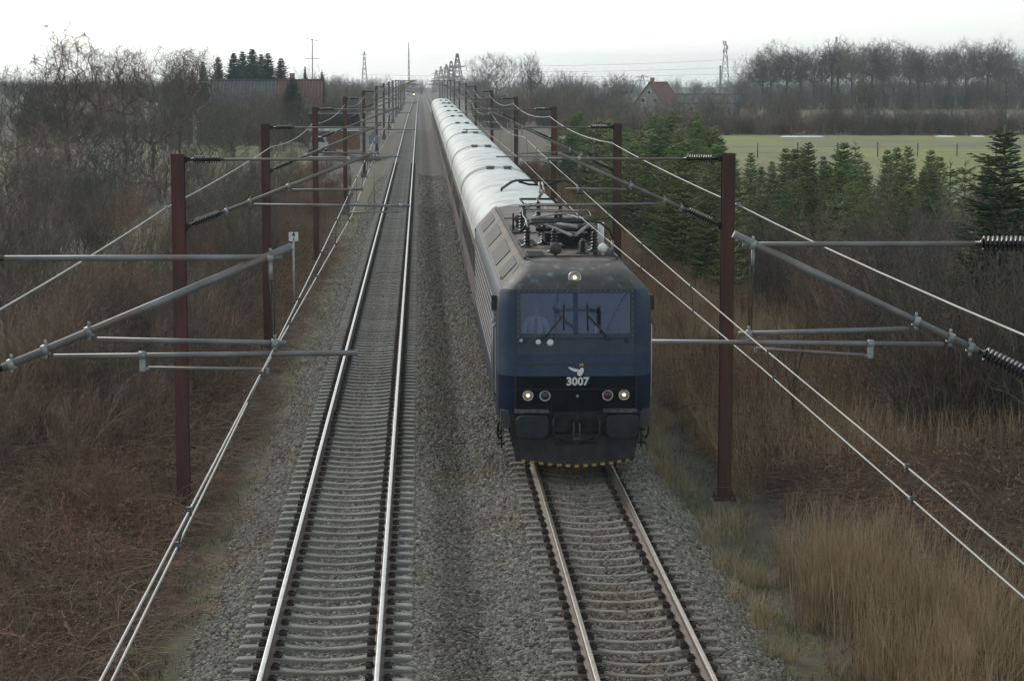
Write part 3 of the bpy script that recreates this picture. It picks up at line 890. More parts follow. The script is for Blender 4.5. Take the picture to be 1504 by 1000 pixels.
# roof deck
mb = MB()
yy = [1.2, 1.35, 1.6, 2.2, 6, 12, LL - .5, LL]
V = []; xsn = [-.98, -.7, -.35, 0, .35, .7, .98]
for y in yy:
    for x in xsn:
        yo = y + (.40 * max(0, (abs(x) / .98 - .78) / .22) ** 1.7 if y < 1.7 and abs(x) > .76 else 0)
        V.append((x, yo, 4.02 + .05 * (1 - (x / .98) ** 2) * min(1, max(0, (y - 1.2) / .4))))
k = len(xsn)
mb.add(V, [(j * k + i, j * k + i + 1, (j + 1) * k + i + 1, (j + 1) * k + i) for j in range(len(yy) - 1) for i in range(k - 1)], True)
mb.build('roof', M['loco_roof'], loco)
MB().prism([(-1.46, .85), (1.46, .85), (1.5, 3.42), (1.02, 3.98), (-1.02, 3.98), (-1.5, 3.42)], 'y', LL - .02, LL).build('rear_wall', M['loco_side'], loco)
# raised roof kerbs and deck seams
for s in (-1, 1): MB().box((s * .93, 9.9, 4.055), (.035, 16.8, .06)).build('roof_kerb', M['loco_side'], loco)
for y in (1.62, 8.2, 13.2): MB().box((0, y, 4.085), (1.8, .03, .03)).build('roof_seam', M['loco_side'], loco)
for x, y, sx, sy in ((-.68, 2.25, .36, 1.0), (-.70, 5.3, .34, 1.4), (.74, 2.6, .30, 1.2), (-.70, 9.5, .34, 2.2), (.72, 5.6, .3, 1.6), (.72, 10, .3, 2.2)):
    g_ = MB().box((x, y, 4.078), (sx, sy, .03))
    for t in range(6): g_.box((x, y - sy / 2 + sy * (t + .5) / 6, 4.098), (sx * .92, sy * .05, .012))
    g_.build('roof_grille', M['loco_grille'], loco)
# grilles in the sloped sides
for s in (-1, 1):
    for y0, y1 in ((1.75, 3.5), (5.0, 8.2), (10.2, 13.4), (15.0, 17.2)):
        a, c = 3.60, 3.93
        nx, nz = .55, .43
        pts = []
        for y in (y0, y1):
            for z in (a, c):
                for o_ in (-.01, .02): pts.append((s * (hw(z) + o_ * .75), y + (.1 if z == c else 0) * 0, z + o_ * .65))
        g_ = MB().add(pts, [(0, 1, 3, 2), (4, 6, 7, 5), (0, 4, 5, 1), (2, 3, 7, 6), (0, 2, 6, 4), (1, 5, 7, 3)])
        g_.build('side_grille', M['loco_grille'], loco)
# fluted flanks, doors, hand rails
for s in (-1, 1):
    MB().box((s * 1.503, 10.2, 2.35), (.012, 15.0, 1.72)).build('flank_panel', M['loco_side'], loco)
    for i in range(9):
        MB().box((s * 1.5095, 10.2, 1.62 + i * .185), (.018, 14.9, .024)).build('flank_rib', M['rib'], loco)
    MB().box((s * 1.503, 1.55, 2.35), (.014, .72, 1.9)).build('cab_door', M['loco_side'], loco)
    w_ = MB().box((s * 1.508, 1.55, 2.95), (.014, .5, .55)); w_.build('door_window', M['pane'], loco)
    for yy_ in (1.12, 1.98):
        hr = MB().path([(s * 1.51, yy_, 1.25), (s * 1.575, yy_, 1.3), (s * 1.575, yy_, 2.75), (s * 1.51, yy_, 2.8)], .016, 6)
        hr.build('handrail', M['silver'], loco)
    MB().box((s * 1.56, .98, 3.22), (.10, .07, .3)).build('mirror', M['black'], loco)
    MB().box((s * 1.505, 1.0, 3.15), (.012, .16, .42)).build('red_marker', M['red_brown'], loco)
    for z in (.35, .62):
        MB().box((s * 1.42, 1.55, z), (.16, .5, .03)).build('step', M['under'], loco)
    for yb_ in (1.3, 1.8): MB().box((s * 1.40, yb_, .62), (.03, .03, .7)).build('step_bracket', M['under'], loco)
    hp = MB().path([(s * 1.44, .62, 1.0), (s * 1.49, .65, .85), (s * 1.49, .8, .62), (s * 1.46, 1.0, .5), (s * 1.40, 1.15, .55)], .022, 6)
    hp.build('hose', M['black'], loco)
# windscreen: frame, panes, pillar, bolts
def wz(z): return qy(z)
def strip(mb, x0, z0, x1, z1, depth=.035, off=.028):
    n = max(1, int(abs(x1 - x0) / .15))
    pts = []; fs = []
    for k in range(n + 1):
        x = x0 + (x1 - x0) * k / n
        for z in (z0, z1):
            y = py_(x / hw(z)) + qy(z) - off
            pts += [(x, y, z), (x, y + depth, z)]
    for k in range(n):
        a = k * 4; c = a + 4
        fs += [(a, c, c + 2, a + 2), (a + 1, a + 3, c + 3, c + 1), (a, a + 1, c + 1, c), (a + 2, c + 2, c + 3, a + 3)]
    fs += [(0, 2, 3, 1), (n * 4, n * 4 + 1, n * 4 + 3, n * 4 + 2)]
    mb.add(pts, fs)
fr_ = MB()
strip(fr_, -1.15, 2.62, 1.15, 2.695); strip(fr_, -1.15, 3.49, 1.15, 3.555)
strip(fr_, -1.15, 2.697, -1.07, 3.488); strip(fr_, 1.07, 2.697, 1.15, 3.488)
wf = fr_.build('windscreen_frame', M['loco_dirty'], loco)
bo = MB()
for i in range(22):
    x = -1.11 + 2.22 * i / 21
    for z in (2.657, 3.522):
        y = py_(x / hw(z)) + qy(z) - .03
        bo.tube((x, y, z), (x, y - .008, z), .012, n=6)
for i in range(7):
    z = 2.76 + .66 * i / 6
    for x in (-1.11, 1.11):
        y = py_(x / hw(z)) + qy(z) - .03
        bo.tube((x, y, z), (x, y - .008, z), .012, n=6)
bo.build('frame_bolts', M['bolt'], wf)['kind'] = 'stuff'
pl = MB(); strip(pl, -.045, 2.697, .045, 3.488, .05, .02); pl.build('centre_pillar', M['loco_blue'], loco)
for s in (-1, 1):
    gl = MB()
    xa, xb = (s * .046, s * 1.069)
    nx = 8
    for i in range(nx):
        x0 = xa + (xb - xa) * i / nx; x1 = xa + (xb - xa) * (i + 1) / nx
        p = [(x, py_(x / hw(z)) + qy(z) + .012, z) for x, z in ((x0, 2.696), (x1, 2.696), (x1, 3.489), (x0, 3.489))]
        gl.add(p, [(0, 1, 2, 3)], True)
    gl.build('windscreen', M['screen'], loco)
    # wiper
    wp = MB(); xw = s * .62
    z0, z1 = 2.62, 3.06
    wp.path([front(xw, z0, .05), front(s * .24, z1, .07)], .016, 6)
    wo = wp.build('wiper', M['red_bar'], loco)
    MB().path([front(s * .235, z1 - .30, .05), front(s * .225, z1 + .22, .055)], .012, 5).build('wiper_blade', M['black'], wo)
    MB().tube(front(xw, z0, .07), front(xw, z0, -.02), .05, n=10).build('wiper_boss', M['black'], wo)
    MB().tube(front(s * .98, 2.56, .03), front(s * .98, 2.56, -.02), .045, n=8).build('lamp_bracket', M['black'], loco)
# small pale fittings under the glass
for x, z, r in ((-1.06, 2.57, .04), (-.73, 2.54, .055), (-.50, 2.53, .07)):
    MB().lathe(front(x, z, -.005), (0, -1, .1), [(0, r), (.03, r), (.05, r * .6)], 8).build('washer_cover', M['white'] if r > .045 else M['silver'], loco)
# panel seams
sm_ = MB()
strip(sm_, -1.165, 2.105, 1.165, 2.145, .02, .012)
strip(sm_, -1.165, 1.62, 1.165, 1.634, .02, .008)
for s in (-1, 1):
    zs_ = [.95, 1.4, 1.88, 2.3, 2.7, 3.1, 3.53]
    for a, c in zip(zs_, zs_[1:]):
        strip(sm_, s * 1.175 - .011, a, s * 1.175 + .011, c, .02, .010)
sm_.build('panel_seam', M['black'], loco)
for za_, zb_ in ((.93, 1.30), (1.302, 1.60), (1.602, 1.878)):
    lp_ = MB(); strip(lp_, -1.155, za_, 1.155, zb_, .012, .006); lp_.build('lamp_panel', M['loco_black'], loco)
strip_ = MB(); strip(strip_, -1.14, 2.30, 1.14, 2.60, .015, .006); strip_.build('grimy_panel', M['loco_dirty'], loco)
# number and emblem
def text_mesh(txt, size, ext, bold=0.0):
    cu = bpy.data.curves.new('t', 'FONT'); cu.body = txt; cu.size = size; cu.extrude = ext; cu.offset = bold
    cu.align_x = 'CENTER'; cu.align_y = 'CENTER'; cu.resolution_u = 4
    ob = bpy.data.objects.new('t', cu); COL.objects.link(ob)
    dg = bpy.context.evaluated_depsgraph_get(); dg.update()
    me = bpy.data.meshes.new_from_object(ob.evaluated_get(dg))
    bpy.data.objects.remove(ob)
    return me
me = text_mesh('3007', .22, .004, .008)
for v in me.vertices:
    x, y, z = v.co.x + .03, v.co.z, v.co.y + 1.775
    q = front(x, z, .012); v.co = (x, q[1] - y, z)
me.materials.clear(); me.materials.append(M['white'])
link('running_number', me, None, loco)
def decal(name, poly, m, th=.006):
    top = [Vector(front(x, z, .010 + th)) for x, z in poly]; bot = [Vector(front(x, z, .004)) for x, z in poly]
    n = len(poly)
    return MB().add(top + bot, [tuple(range(n)), tuple(reversed(range(n, 2 * n)))] + [(i, (i + 1) % n, n + (i + 1) % n, n + i) for i in range(n)]).build(name, m, loco)
def sc(p, cx=.02, cz=1.975, k=1.0): return [(cx + x * k, cz + z * k) for x, z in p]
decal('emblem', sc([(-.17, .085), (-.13, .085), (-.06, .06), (.0, .045), (.03, .03), (.02, .0), (-.03, -.005), (-.09, .015), (-.14, .045), (-.165, .07)]), M['white'])
decal('emblem', sc([(.03, .045), (.05, .03), (.07, .065), (.105, .075), (.125, .06), (.13, .03), (.12, -.02), (.09, -.07), (.05, -.09), (.01, -.07), (.0, -.035), (.02, -.005)]), M['white'])
decal('crown', sc([(.055, .105), (.115, .105), (.14, .155), (.115, .135), (.105, .17), (.087, .135), (.07, .17), (.058, .135), (.03, .155)]), M['crown_gold'])
# lamps
def lamp(x, z, r, kind):
    p = Vector(front(x, z)); ax = Vector((0, -1, .05 if z < 3 else .35)).normalized()
    l = MB().lathe(p - ax * .03, ax, [(0, r * 1.25), (.045, r * 1.25), (.055, r * 1.15), (.055, r * .98), (.035, r * .95)], 20).build('headlight', M['silver'], loco)
    if kind == 'on':
        MB().lathe(p - ax * .01, ax, [(0, r * .93), (.028, r * .93), (.033, r * .5), (.034, .001)], 18).build('reflector', M['reflector'], l)
        MB().lathe(p + ax * .0245, ax, [(0, r * .30), (.012, r * .26), (.02, r * .08)], 12).build('bulb', M['lamp_on'], l)
    else:
        MB().lathe(p - ax * .01, ax, [(0, r * .93), (.028, r * .93), (.036, r * .6), (.042, .001)], 18).build('lens', M['lamp_red'] if kind == 'red' else M['lamp_off'], l)
lamp(-.93, 1.50, .088, 'on'); lamp(-.60, 1.495, .088, 'off'); lamp(.62, 1.50, .088, 'red'); lamp(.94, 1.505, .088, 'on'); lamp(-.01, 3.765, .105, 'on')
MB().lathe(front(.03, 1.49, .0), (0, -1, 0), [(0, .03), (.03, .03), (.05, .012)], 8).build('horn_button', M['silver'], loco)
# buffer beam, buffers, coupling, plough
bm_ = MB().box((0, .18, .98), (2.5, .3, .40)); bm_.build('buffer_beam', M['under'], loco)
for s in (-1, 1):
    dl = MB().box((s * .86, .06, 1.205), (.66, .3, .05)); dl.build('beam_ledge', M['beam_dust'], loco)
    sh = MB().lathe((s * .875, .06, .965), (0, -1, 0), [(0, .17), (.12, .17), (.13, .12), (.5, .12)], 16)
    bf = sh.build('buffer', M['under'], loco)
    face = []
    for i in range(24):
        t = 2 * math.pi * i / 24
        cx, sn_ = math.cos(t), math.sin(t)
        e_ = .42
        face.append((s * .875 + .315 * math.copysign(abs(cx) ** e_, cx), .965 + .225 * math.copysign(abs(sn_) ** e_, sn_)))
    hd = MB()
    n = 24
    rings = [(-.44, 1.0), (-.485, 1.0), (-.505, .93), (-.515, .5)]
    V = []
    for y, k in rings: V += [(s * .875 + (p[0] - s * .875) * k, y, .965 + (p[1] - .965) * k) for p in face]
    hd.add(V, [(r * n + i, r * n + (i + 1) % n, (r + 1) * n + (i + 1) % n, (r + 1) * n + i) for r in range(3) for i in range(n)] + [tuple(range(n)), tuple(range(3 * n, 4 * n))])
    hd.build('buffer_head', M['buffer'], bf)
    hs = MB().path([(s * .42, .0, 1.1), (s * .46, -.14, 1.0), (s * .45, -.18, .8), (s * .36, -.12, .62), (s * .2, -.08, .58)], .028, 6)
    hs.build('brake_hose', M['black'], loco)
    MB().box((s * 1.36, .30, 1.02), (.2, .16, .34)).build('corner_step', M['loco_side'], loco)
ck = MB().box((0, -.05, 1.02), (.10, .22, .14)); ck.path([(0, -.14, 1.02), (0, -.26, 1.0), (0, -.28, 1.08), (0, -.2, 1.12)], .035, 6)
ck.build('draw_hook', M['under'], loco)
lk = MB()
for s in (-1, 1): lk.path([(s * .055, -.2, 1.0), (s * .06, -.24, .85), (s * .06, -.22, .68)], .018, 6)
lk.path([(-.06, -.22, .69), (.06, -.22, .69)], .026, 6)
lk.build('coupling_link', M['beam_dust'], loco)
MB().box((0, .05, 1.06), (.5, .02, .08)).build('beam_slot', M['black'], loco)
for s in (-1, 1):
    MB().path([(s * .06, -.16, .6), (s * .3, -.12, .70), (s * .42, -.06, .74)], .03, 6).build('coupler_arm', M['buffer'], loco)
pn = 18
V = []; F = []
for z, yo in ((.80, .10), (.62, .0), (.40, -.10), (.235, -.18), (.19, -.185), (.19, -.150), (.80, .15)):
    for i in range(pn + 1):
        t = -1 + 2 * i / pn
        hw_ = 1.30 - (.80 - z) * .24
        V.append((t * hw_, yo + .42 * abs(t) ** 2.2 + (-.10 * (1 - abs(t)) if z < .7 else 0), z - .045 * (1 - abs(t)) * (1 if z < .3 else 0)))
for r in range(6):
    for i in range(pn):
        F.append((r * (pn + 1) + i, r * (pn + 1) + i + 1, (r + 1) * (pn + 1) + i + 1, (r + 1) * (pn + 1) + i))
pm = MB().add(V, F, True); ploughO = pm.build('snow_plough', M['plough'], loco)
for i in range(13):
    t = -.88 + 1.76 * i / 12
    hw_ = 1.30 - .6 * .24
    zc = .215 - .045 * (1 - abs(t))
    y = -.183 + .42 * abs(t) ** 2.2 - .10 * (1 - abs(t))
    slope = .42 * 2.2 * abs(t) ** 1.2 / hw_ * (1 if t > 0 else -1)
    MB().box((t * hw_, y - .008, zc), (.085, .014, .05), (0, 0, math.atan(slope))).build('warning_stripe', M['yellow'], ploughO)
# cab interior
MB().box((0, 1.22, 1.95), (2.6, 1.4, .04)).build('cab_floor', M['cab_in'], loco)
MB().box((0, 1.95, 2.8), (2.8, .05, 1.7)).build('cab_bulkhead', M['cab_in'], loco)
MB().prism([(.34, 1.98), (.85, 1.98), (.85, 2.56), (.36, 2.66)], 'x', -1.2, 1.2).build('control_desk', M['cab_in'], loco)
MB().box((.45, .52, 2.72), (.1, .06, .16)).build('reflection_block', M['white'], loco)  # white block added on the desk, stands in for a windscreen reflection
st_ = MB().box((-.70, 1.42, 2.28), (.5, .45, .12)); st_.box((-.70, 1.66, 2.64), (.46, .1, .62)); st_.tube((-.7, 1.42, 1.97), (-.7, 1.42, 2.22), .06, n=8)
st_.build('driver_seat', M['trousers'], loco)
st_ = MB().box((.70, 1.42, 2.28), (.5, .45, .12)); st_.box((.70, 1.66, 2.64), (.46, .1, .62)); st_.tube((.7, 1.42, 1.97), (.7, 1.42, 2.22), .06, n=8)
st_.build('second_seat', M['trousers'], loco)
# bogies
def bogie(parent, yc, r=.55, half=1.35, m=M['under']):
    for s in (-1, 1):
        f_ = MB().box((s * 1.08, yc, .62), (.14, half * 2 + 1.1, .22)); f_.box((s * 1.08, yc, .84), (.2, .9, .2))
        for dy in (-half, half): f_.box((s * 1.1, yc + dy, .55), (.22, .42, .38)); f_.tube((s * 1.1, yc + dy * .55, .4), (s * 1.1, yc + dy * .55, .9), .1, n=8)
        bo_ = f_.build('bogie_frame', m, parent)
        for dy in (-half, half):
            MB().lathe((s * .69, yc + dy, r), (s, 0, 0), [(0, r + .03), (.03, r + .03), (.032, r), (.13, r - .004), (.135, r - .09), (.10, r - .1), (.10, .15), (.16, .14)], 24).build('wheel', m, bo_)
for yc in (4.2, LL - 4.2): bogie(loco, yc, .62, 1.4)
MB().box((0, LL / 2, .62), (2.5, 5.2, .5)).build('transformer_box', M['under'], loco)
# ---- roof equipment
def roof_ins(x, y, h=.42, r=.075, z0=4.07):
    pr = [(0, r * 1.9), (.03, r * 1.9), (.031, r * .8)]
    k = 7
    for i in range(k):
        t = .05 + (h - .1) * i / (k - 1); w = 1.0 - .25 * i / k
        pr += [(t - .014, r * .75 * w), (t - .002, r * 1.25 * w), (t + .006, r * 1.25 * w), (t + .014, r * .75 * w)]
    pr += [(h - .03, r * .5), (h, r * .5)]
    return MB().lathe((x, y, z0), (0, 0, 1), pr, 12).build('roof_insulator', M['insulator'], loco)
for x, y, h in ((-.74, 4.35, .50), (-.36, 4.9, .44), (-.26, 2.85, .48), (.58, 3.0, .50), (.30, 2.45, .30), (-.66, 8.6, .50), (.56, 7.0, .40), (.66, 5.4, .46), (-.1, 6.4, .40), (.15, 9.0, .42), (-.45, 12.3, .42), (.45, 12.3, .42), (0, 14.0, .42)):
    roof_ins(x, y, h)
# lowered front pantograph
pg = MB()
pg.path([(-.55, 3.1, 4.50), (-.55, 5.6, 4.50)], .035, 6); pg.path([(.55, 3.1, 4.50), (.55, 5.6, 4.50)], .035, 6); pg.path([(-.62, 3.2, 4.50), (.62, 3.2, 4.50)], .04, 6); pg.path([(-.62, 5.5, 4.50), (.62, 5.5, 4.50)], .035, 6)
po = pg.build('pantograph_base', M['under'], loco)
MB().path([(-.72, 3.2, 4.62), (-.45, 3.25, 4.62), (.08, 2.7, 4.42), (.16, 2.66, 4.42), (.55, 3.2, 4.66)], .035, 6).build('pantograph_arm', M['panto'], po)
MB().path([(-.5, 3.3, 4.64), (.05, 3.05, 4.60), (.22, 2.95, 4.58)], .045, 6).build('pantograph_arm', M['panto'], po)
MB().path([(-.8, 3.0, 4.58), (-.82, 3.35, 4.70), (-.2, 3.6, 4.80), (.3, 3.7, 4.82)], .022, 6).build('pantograph_rod', M['panto'], po)
MB().path([(-.95, 3.15, 4.46), (-.82, 3.15, 4.60), (-.66, 3.15, 4.66), (.55, 3.15, 4.68), (.72, 3.15, 4.64), (.90, 3.15, 4.5), (.98, 3.15, 4.32)], .028, 6).build('pantograph_head', M['black'], po)
MB().path([(-.7, 3.5, 4.69), (.7, 3.5, 4.69)], .026, 6).build('pantograph_head', M['black'], po)
MB().box((0.05, 4.2, 4.3), (.9, 1.1, .2)).build('drive_box', M['under'], po)
MB().tube((-.1, 4.6, 4.42), (.55, 4.6, 4.42), .11, n=10).build('air_cylinder', M['beam_dust'], po)
bs_ = MB()
bs_.path([(-.74, 4.35, 4.58), (-.4, 4.9, 4.55), (.1, 5.4, 4.52), (.66, 5.4, 4.55), (.56, 7.0, 4.5), (.15, 9.0, 4.5), (-.66, 8.6, 4.6)], .016, 6)
bs_.path([(.58, 3.0, 4.6), (.66, 5.4, 4.55)], .016, 6)
bs_.path([(-.74, 4.35, 4.58), (-.76, 6.0, 4.62), (-.66, 8.6, 4.6), (.8, 7.6, 4.62), (.84, 7.3, 4.52), (.56, 7.0, 4.5)], .014, 6)
bs_.path([(0, 9, 4.5), (0, 14, 4.5)], .016, 6)
bs_.build('roof_conductor', M['galv'], loco)
for x, y, s_, m_ in ((.0, 6.2, (.5, .5, .3), M['red_brown']), (.2, 4.9, (.35, .35, .3), M['loco_grille']), (.25, 8.0, (.6, .5, .25), M['under']), (-.2, 7.6, (.3, .5, .35), M['loco_grille']), (-.15, 5.9, (.3, .3, .5), M['silver'])):
    MB().box((x, y, 4.2), s_).build('roof_box', m_, loco)
MB().tube((.76, 3.6, 4.06), (.76, 3.6, 4.62), .065, n=12).build('surge_arrester', M['white'], loco)
# raised rear pantograph reaching the contact wire
pr_ = MB().path([(-.45, 12.0, 4.5), (.45, 12.0, 4.5)], .035, 6); pr_.path([(-.45, 14.4, 4.5), (.45, 14.4, 4.5)], .03, 6)
pr_.path([(-.45, 12, 4.5), (-.45, 14.4, 4.5)], .025, 6); pr_.path([(.45, 12, 4.5), (.45, 14.4, 4.5)], .025, 6)
pr2 = pr_.build('pantograph_base', M['under'], loco)
MB().path([(0, 14.3, 4.5), (0.02, 12.9, 4.72), (0, 12.2, 4.78)], .045, 6).build('pantograph_arm', M['panto'], pr2)
MB().path([(-.06, 12.2, 4.78), (-.04, 13.0, 4.99)], .024, 6).build('pantograph_arm', M['panto'], pr2)
MB().path([(.06, 12.2, 4.78), (.04, 13.0, 4.99)], .024, 6).build('pantograph_arm', M['panto'], pr2)
for dy in (-.15, .15):
    MB().path([(-.98, 13.0 + dy, 4.78), (-.97, 13.0 + dy, 4.84), (-.72, 13.0 + dy, 5.01), (-.6, 13.0 + dy, 5.045), (.6, 13.0 + dy, 5.045), (.72, 13.0 + dy, 5.01), (.97, 13.0 + dy, 4.84), (.98, 13.0 + dy, 4.78)], .025, 6).build('pantograph_head', M['black'], pr2)
MB().path([(-.55, 12.85, 5.02), (-.3, 12.9, 4.95), (.1, 13.0, 4.92), (.3, 13.1, 4.95), (.5, 13.15, 5.02)], .03, 6).build('head_spring', M['under'], pr2)
# horns and aerials
def ball(x, y, r, h, m, nm):
    MB().lathe((x, y, 4.06), (0, 0, 1), [(0, .035), (h, .035), (h + .005, r * .6), (h + r * .45, r * .95), (h + r, r), (h + r * 1.5, r * .8), (h + r * 1.9, r * .3)], 14).build(nm, m, loco)
ball(-.30, 1.75, .125, .05, M['horn_brown'], 'horn'); ball(.66, 1.85, .095, .08, M['white'], 'aerial_dome')
ball(-.72, 9.6, .085, .18, M['horn_brown'], 'horn')
MB().tube((.84, 1.75, 4.05), (.85, 1.78, 4.38), .028, n=8).build('aerial', M['galv'], loco)
MB().tube((-.86, 8.7, 4.05), (-.86, 8.7, 4.5), .022, n=8).build('aerial', M['under'], loco)
MB().tube((.5, 1.8, 4.05), (.5, 1.8, 4.16), .05, n=8).build('sensor', M['under'], loco)

# the driver behind the glass
def person_mesh():
    me = bpy.data.meshes.new('p')
    pts = [((0, 0, 0), .15, .13), ((0, .01, .2), .15, .115), ((0, .0, .38), .17, .11), ((0, -.01, .50), .10, .08), ((0, -.02, .58), .055, .055), ((0, -.03, .67), .075, .085), ((0, -.03, .76), .078, .09), ((0, -.03, .82), .05, .06),
           ((-.19, 0, .46), .068, .068), ((-.25, -.06, .22), .05, .05), ((-.17, -.30, .16), .038, .038), ((-.13, -.40, .17), .035, .025),
           ((.19, 0, .46), .068, .068), ((.25, -.06, .22), .05, .05), ((.17, -.30, .16), .038, .038), ((.13, -.40, .17), .035, .025),
           ((-.10, -.22, -.02), .085, .085), ((-.11, -.45, -.02), .065, .065), ((-.11, -.47, -.36), .045, .045),
           ((.10, -.22, -.02), .085, .085), ((.11, -.45, -.02), .065, .065), ((.11, -.47, -.36), .045, .045)]
    ed = [(0, 1), (1, 2), (2, 3), (3, 4), (4, 5), (5, 6), (6, 7), (3, 8), (8, 9), (9, 10), (10, 11), (3, 12), (12, 13), (13, 14), (14, 15), (0, 16), (16, 17), (17, 18), (0, 19), (19, 20), (20, 21)]
    me.from_pydata([p[0] for p in pts], ed, [])
    ob = bpy.data.objects.new('p', me); COL.objects.link(ob)
    ob.modifiers.new('s', 'SKIN')
    for i, p in enumerate(pts): me.skin_vertices[0].data[i].radius = (p[1], p[2])
    me.skin_vertices[0].data[0].use_root = True
    ss_ = ob.modifiers.new('d', 'SUBSURF'); ss_.levels = 2
    dg = bpy.context.evaluated_depsgraph_get(); dg.update()
    out = bpy.data.meshes.new_from_object(ob.evaluated_get(dg))
    bpy.data.objects.remove(ob)
    for m_ in (M['shirt'], M['skin'], M['trousers']): out.materials.append(m_)
    for p in out.polygons:
        c = p.center
        p.material_index = 1 if (c.z > .555 or (c.y < -.31 and c.z > .1)) else (2 if c.z < .03 else 0)
        p.use_smooth = True
    return out
per = thing('person', (XR - .72, LOCO_Y + 1.30, 2.37), 'person in pale shirt and dark tie seated behind the left windscreen', 'person')
bd = link('body', person_mesh(), None, per)
for s in (-1, 1): MB().lathe((s * .035, -.105, .755), (0, -1, 0), [(0, .014), (.01, .012), (.014, .004)], 8).build('eye', M['black'], bd)
MB().lathe((0, -.10, .735), (0, -1, -.35), [(0, .02), (.03, .016), (.045, .006)], 8).build('nose', M['skin'], bd)
for s in (-1, 1): MB().lathe((s * .075, -.03, .74), (s, 0, 0), [(0, .03), (.015, .028), (.02, .01)], 8).build('ear', M['skin'], bd)
MB().box((0, -.112, .685), (.05, .012, .012)).build('mouth', M['red_brown'], bd)
hm = MB().lathe((0, -.01, .745), (0, .25, 1), [(0, .097), (.05, .1), (.09, .085), (.125, .045), (.135, .005)], 14); hm.build('hair', M['hair'], per)
MB().add([(-.025, -.10, .52), (.025, -.10, .52), (.04, -.135, .22), (0, -.137, .16), (-.04, -.135, .22), (-.02, -.085, .52), (.02, -.085, .52), (.035, -.12, .22), (0, -.12, .17), (-.035, -.12, .22)],
         [(0, 1, 2, 3, 4), (5, 9, 8, 7, 6), (0, 5, 6, 1), (1, 6, 7, 2), (2, 7, 8, 3), (3, 8, 9, 4), (4, 9, 5, 0)]).build('tie', M['trousers'], per)

# ------------------------------------------------------------------ carriages
CL = 24.25
def car_section():
    roof = []
    for i in range(17):
        t = math.pi * i / 16
        c_, s_ = math.cos(t), math.sin(t)
        roof.append((1.41 * math.copysign(abs(c_) ** .78, c_), 2.98 + 1.06 * abs(s_) ** .80))
    return roof
def make_carriage():
    root = bpy.data.objects.new('passenger_carriage', None); COL.objects.link(root)
    body = [(-1.36, .92), (1.36, .92), (1.42, 1.25), (1.42, 2.3), (1.41, 2.975), (-1.41, 2.975), (-1.42, 2.3), (-1.42, 1.25)]
    MB().prism(body, 'y', 0.0, CL).build('body', M['car_red'], root)
    sec = car_section(); n = len(sec)
    V = []; F = []
    ysn = [0.0, .05] + [CL * i / 8 for i in range(1, 8)] + [CL - .05, CL]
    for j, y in enumerate(ysn):
        k = .985 if j in (0, len(ysn) - 1) else 1.0
        V += [(x * k, y, 2.978 + (z - 2.98) * k) for x, z in sec]
    for j in range(len(ysn) - 1):
        for i in range(n - 1): F.append((j * n + i, j * n + i + 1, (j + 1) * n + i + 1, (j + 1) * n + i))
    e = (len(ysn) - 1) * n
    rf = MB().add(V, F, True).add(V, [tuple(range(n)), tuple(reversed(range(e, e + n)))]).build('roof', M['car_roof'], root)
    for y in (.35, CL - .35):
        V = []; F = []
        for yy_, g_ in ((y - .05, .0), (y - .04, .016), (y + .04, .016), (y + .05, 0.0)):
            V += [(x * (1 + g_ / 1.4), yy_, 2.985 + (z - 2.98) * (1 + g_)) for x, z in sec]
        for j in range(3):
            for i in range(n - 1): F.append((j * n + i, j * n + i + 1, (j + 1) * n + i + 1, (j + 1) * n + i))
        MB().add(V, F, True).build('roof_seam', M['car_seam'], rf)
    for s in (-1, 1): MB().box((s * 1.425, CL / 2, 2.97), (.04, CL - .1, .05)).build('gutter', M['car_seam'], root)
    for x, y in ((-.32, CL - .75), (.34, CL - .75)):
        zt = 4.035
        v_ = MB().lathe((x, y, zt - .06), (0, 0, 1), [(0, .15), (.12, .15), (.125, .19), (.16, .19), (.185, .1)], 14); v_.box((x, y - .2, zt - .02), (.16, .16, .1))
        v_.build('roof_vent', M['vent'], rf)
    for s in (-1, 1):
        wm = MB().box((s * 1.415, 0, 2.22), (.03, 1.25, .80)).mesh('window')
        for i in range(11): link('window', wm, M['car_window'], root, (0, 3.1 + i * 1.8, 0))
        dm = MB().box((s * 1.413, 0, 1.98), (.03, .85, 1.9)).mesh('door')
        for y in (1.1, CL - 1.1): link('door', dm, M['car_grime'], root, (0, y, 0))
    MB().box((0, CL / 2, .72), (2.6, CL - 7.5, .38)).build('underframe', M['car_grime'], root)
    for y in (0, CL): MB().box((0, y + (-.14 if y == 0 else .14), 2.1), (1.3, .27, 2.3)).build('gangway', M['under'], root)
    for yc in (2.9, CL - 2.9): bogie(root, yc, .46, 1.25, M['under'])
    return root
NC = 10
car0 = make_carriage()
for i in range(NC):
    c = car0 if i == 0 else copy_tree(car0)
    c.location = (XR, LOCO_Y + LL + .55 + i * (CL + .6), 0)
    lab = ['carriage coupled directly behind the locomotive, white roofed'] + ['white roofed carriage, %s behind the locomotive' % w for w in ('second', 'third', 'fourth', 'fifth', 'sixth', 'seventh', 'eighth', 'ninth')] + ['last white roofed carriage at the far end of the train']
    setp(c, lab[i], 'carriage', 'passenger carriages of the train')

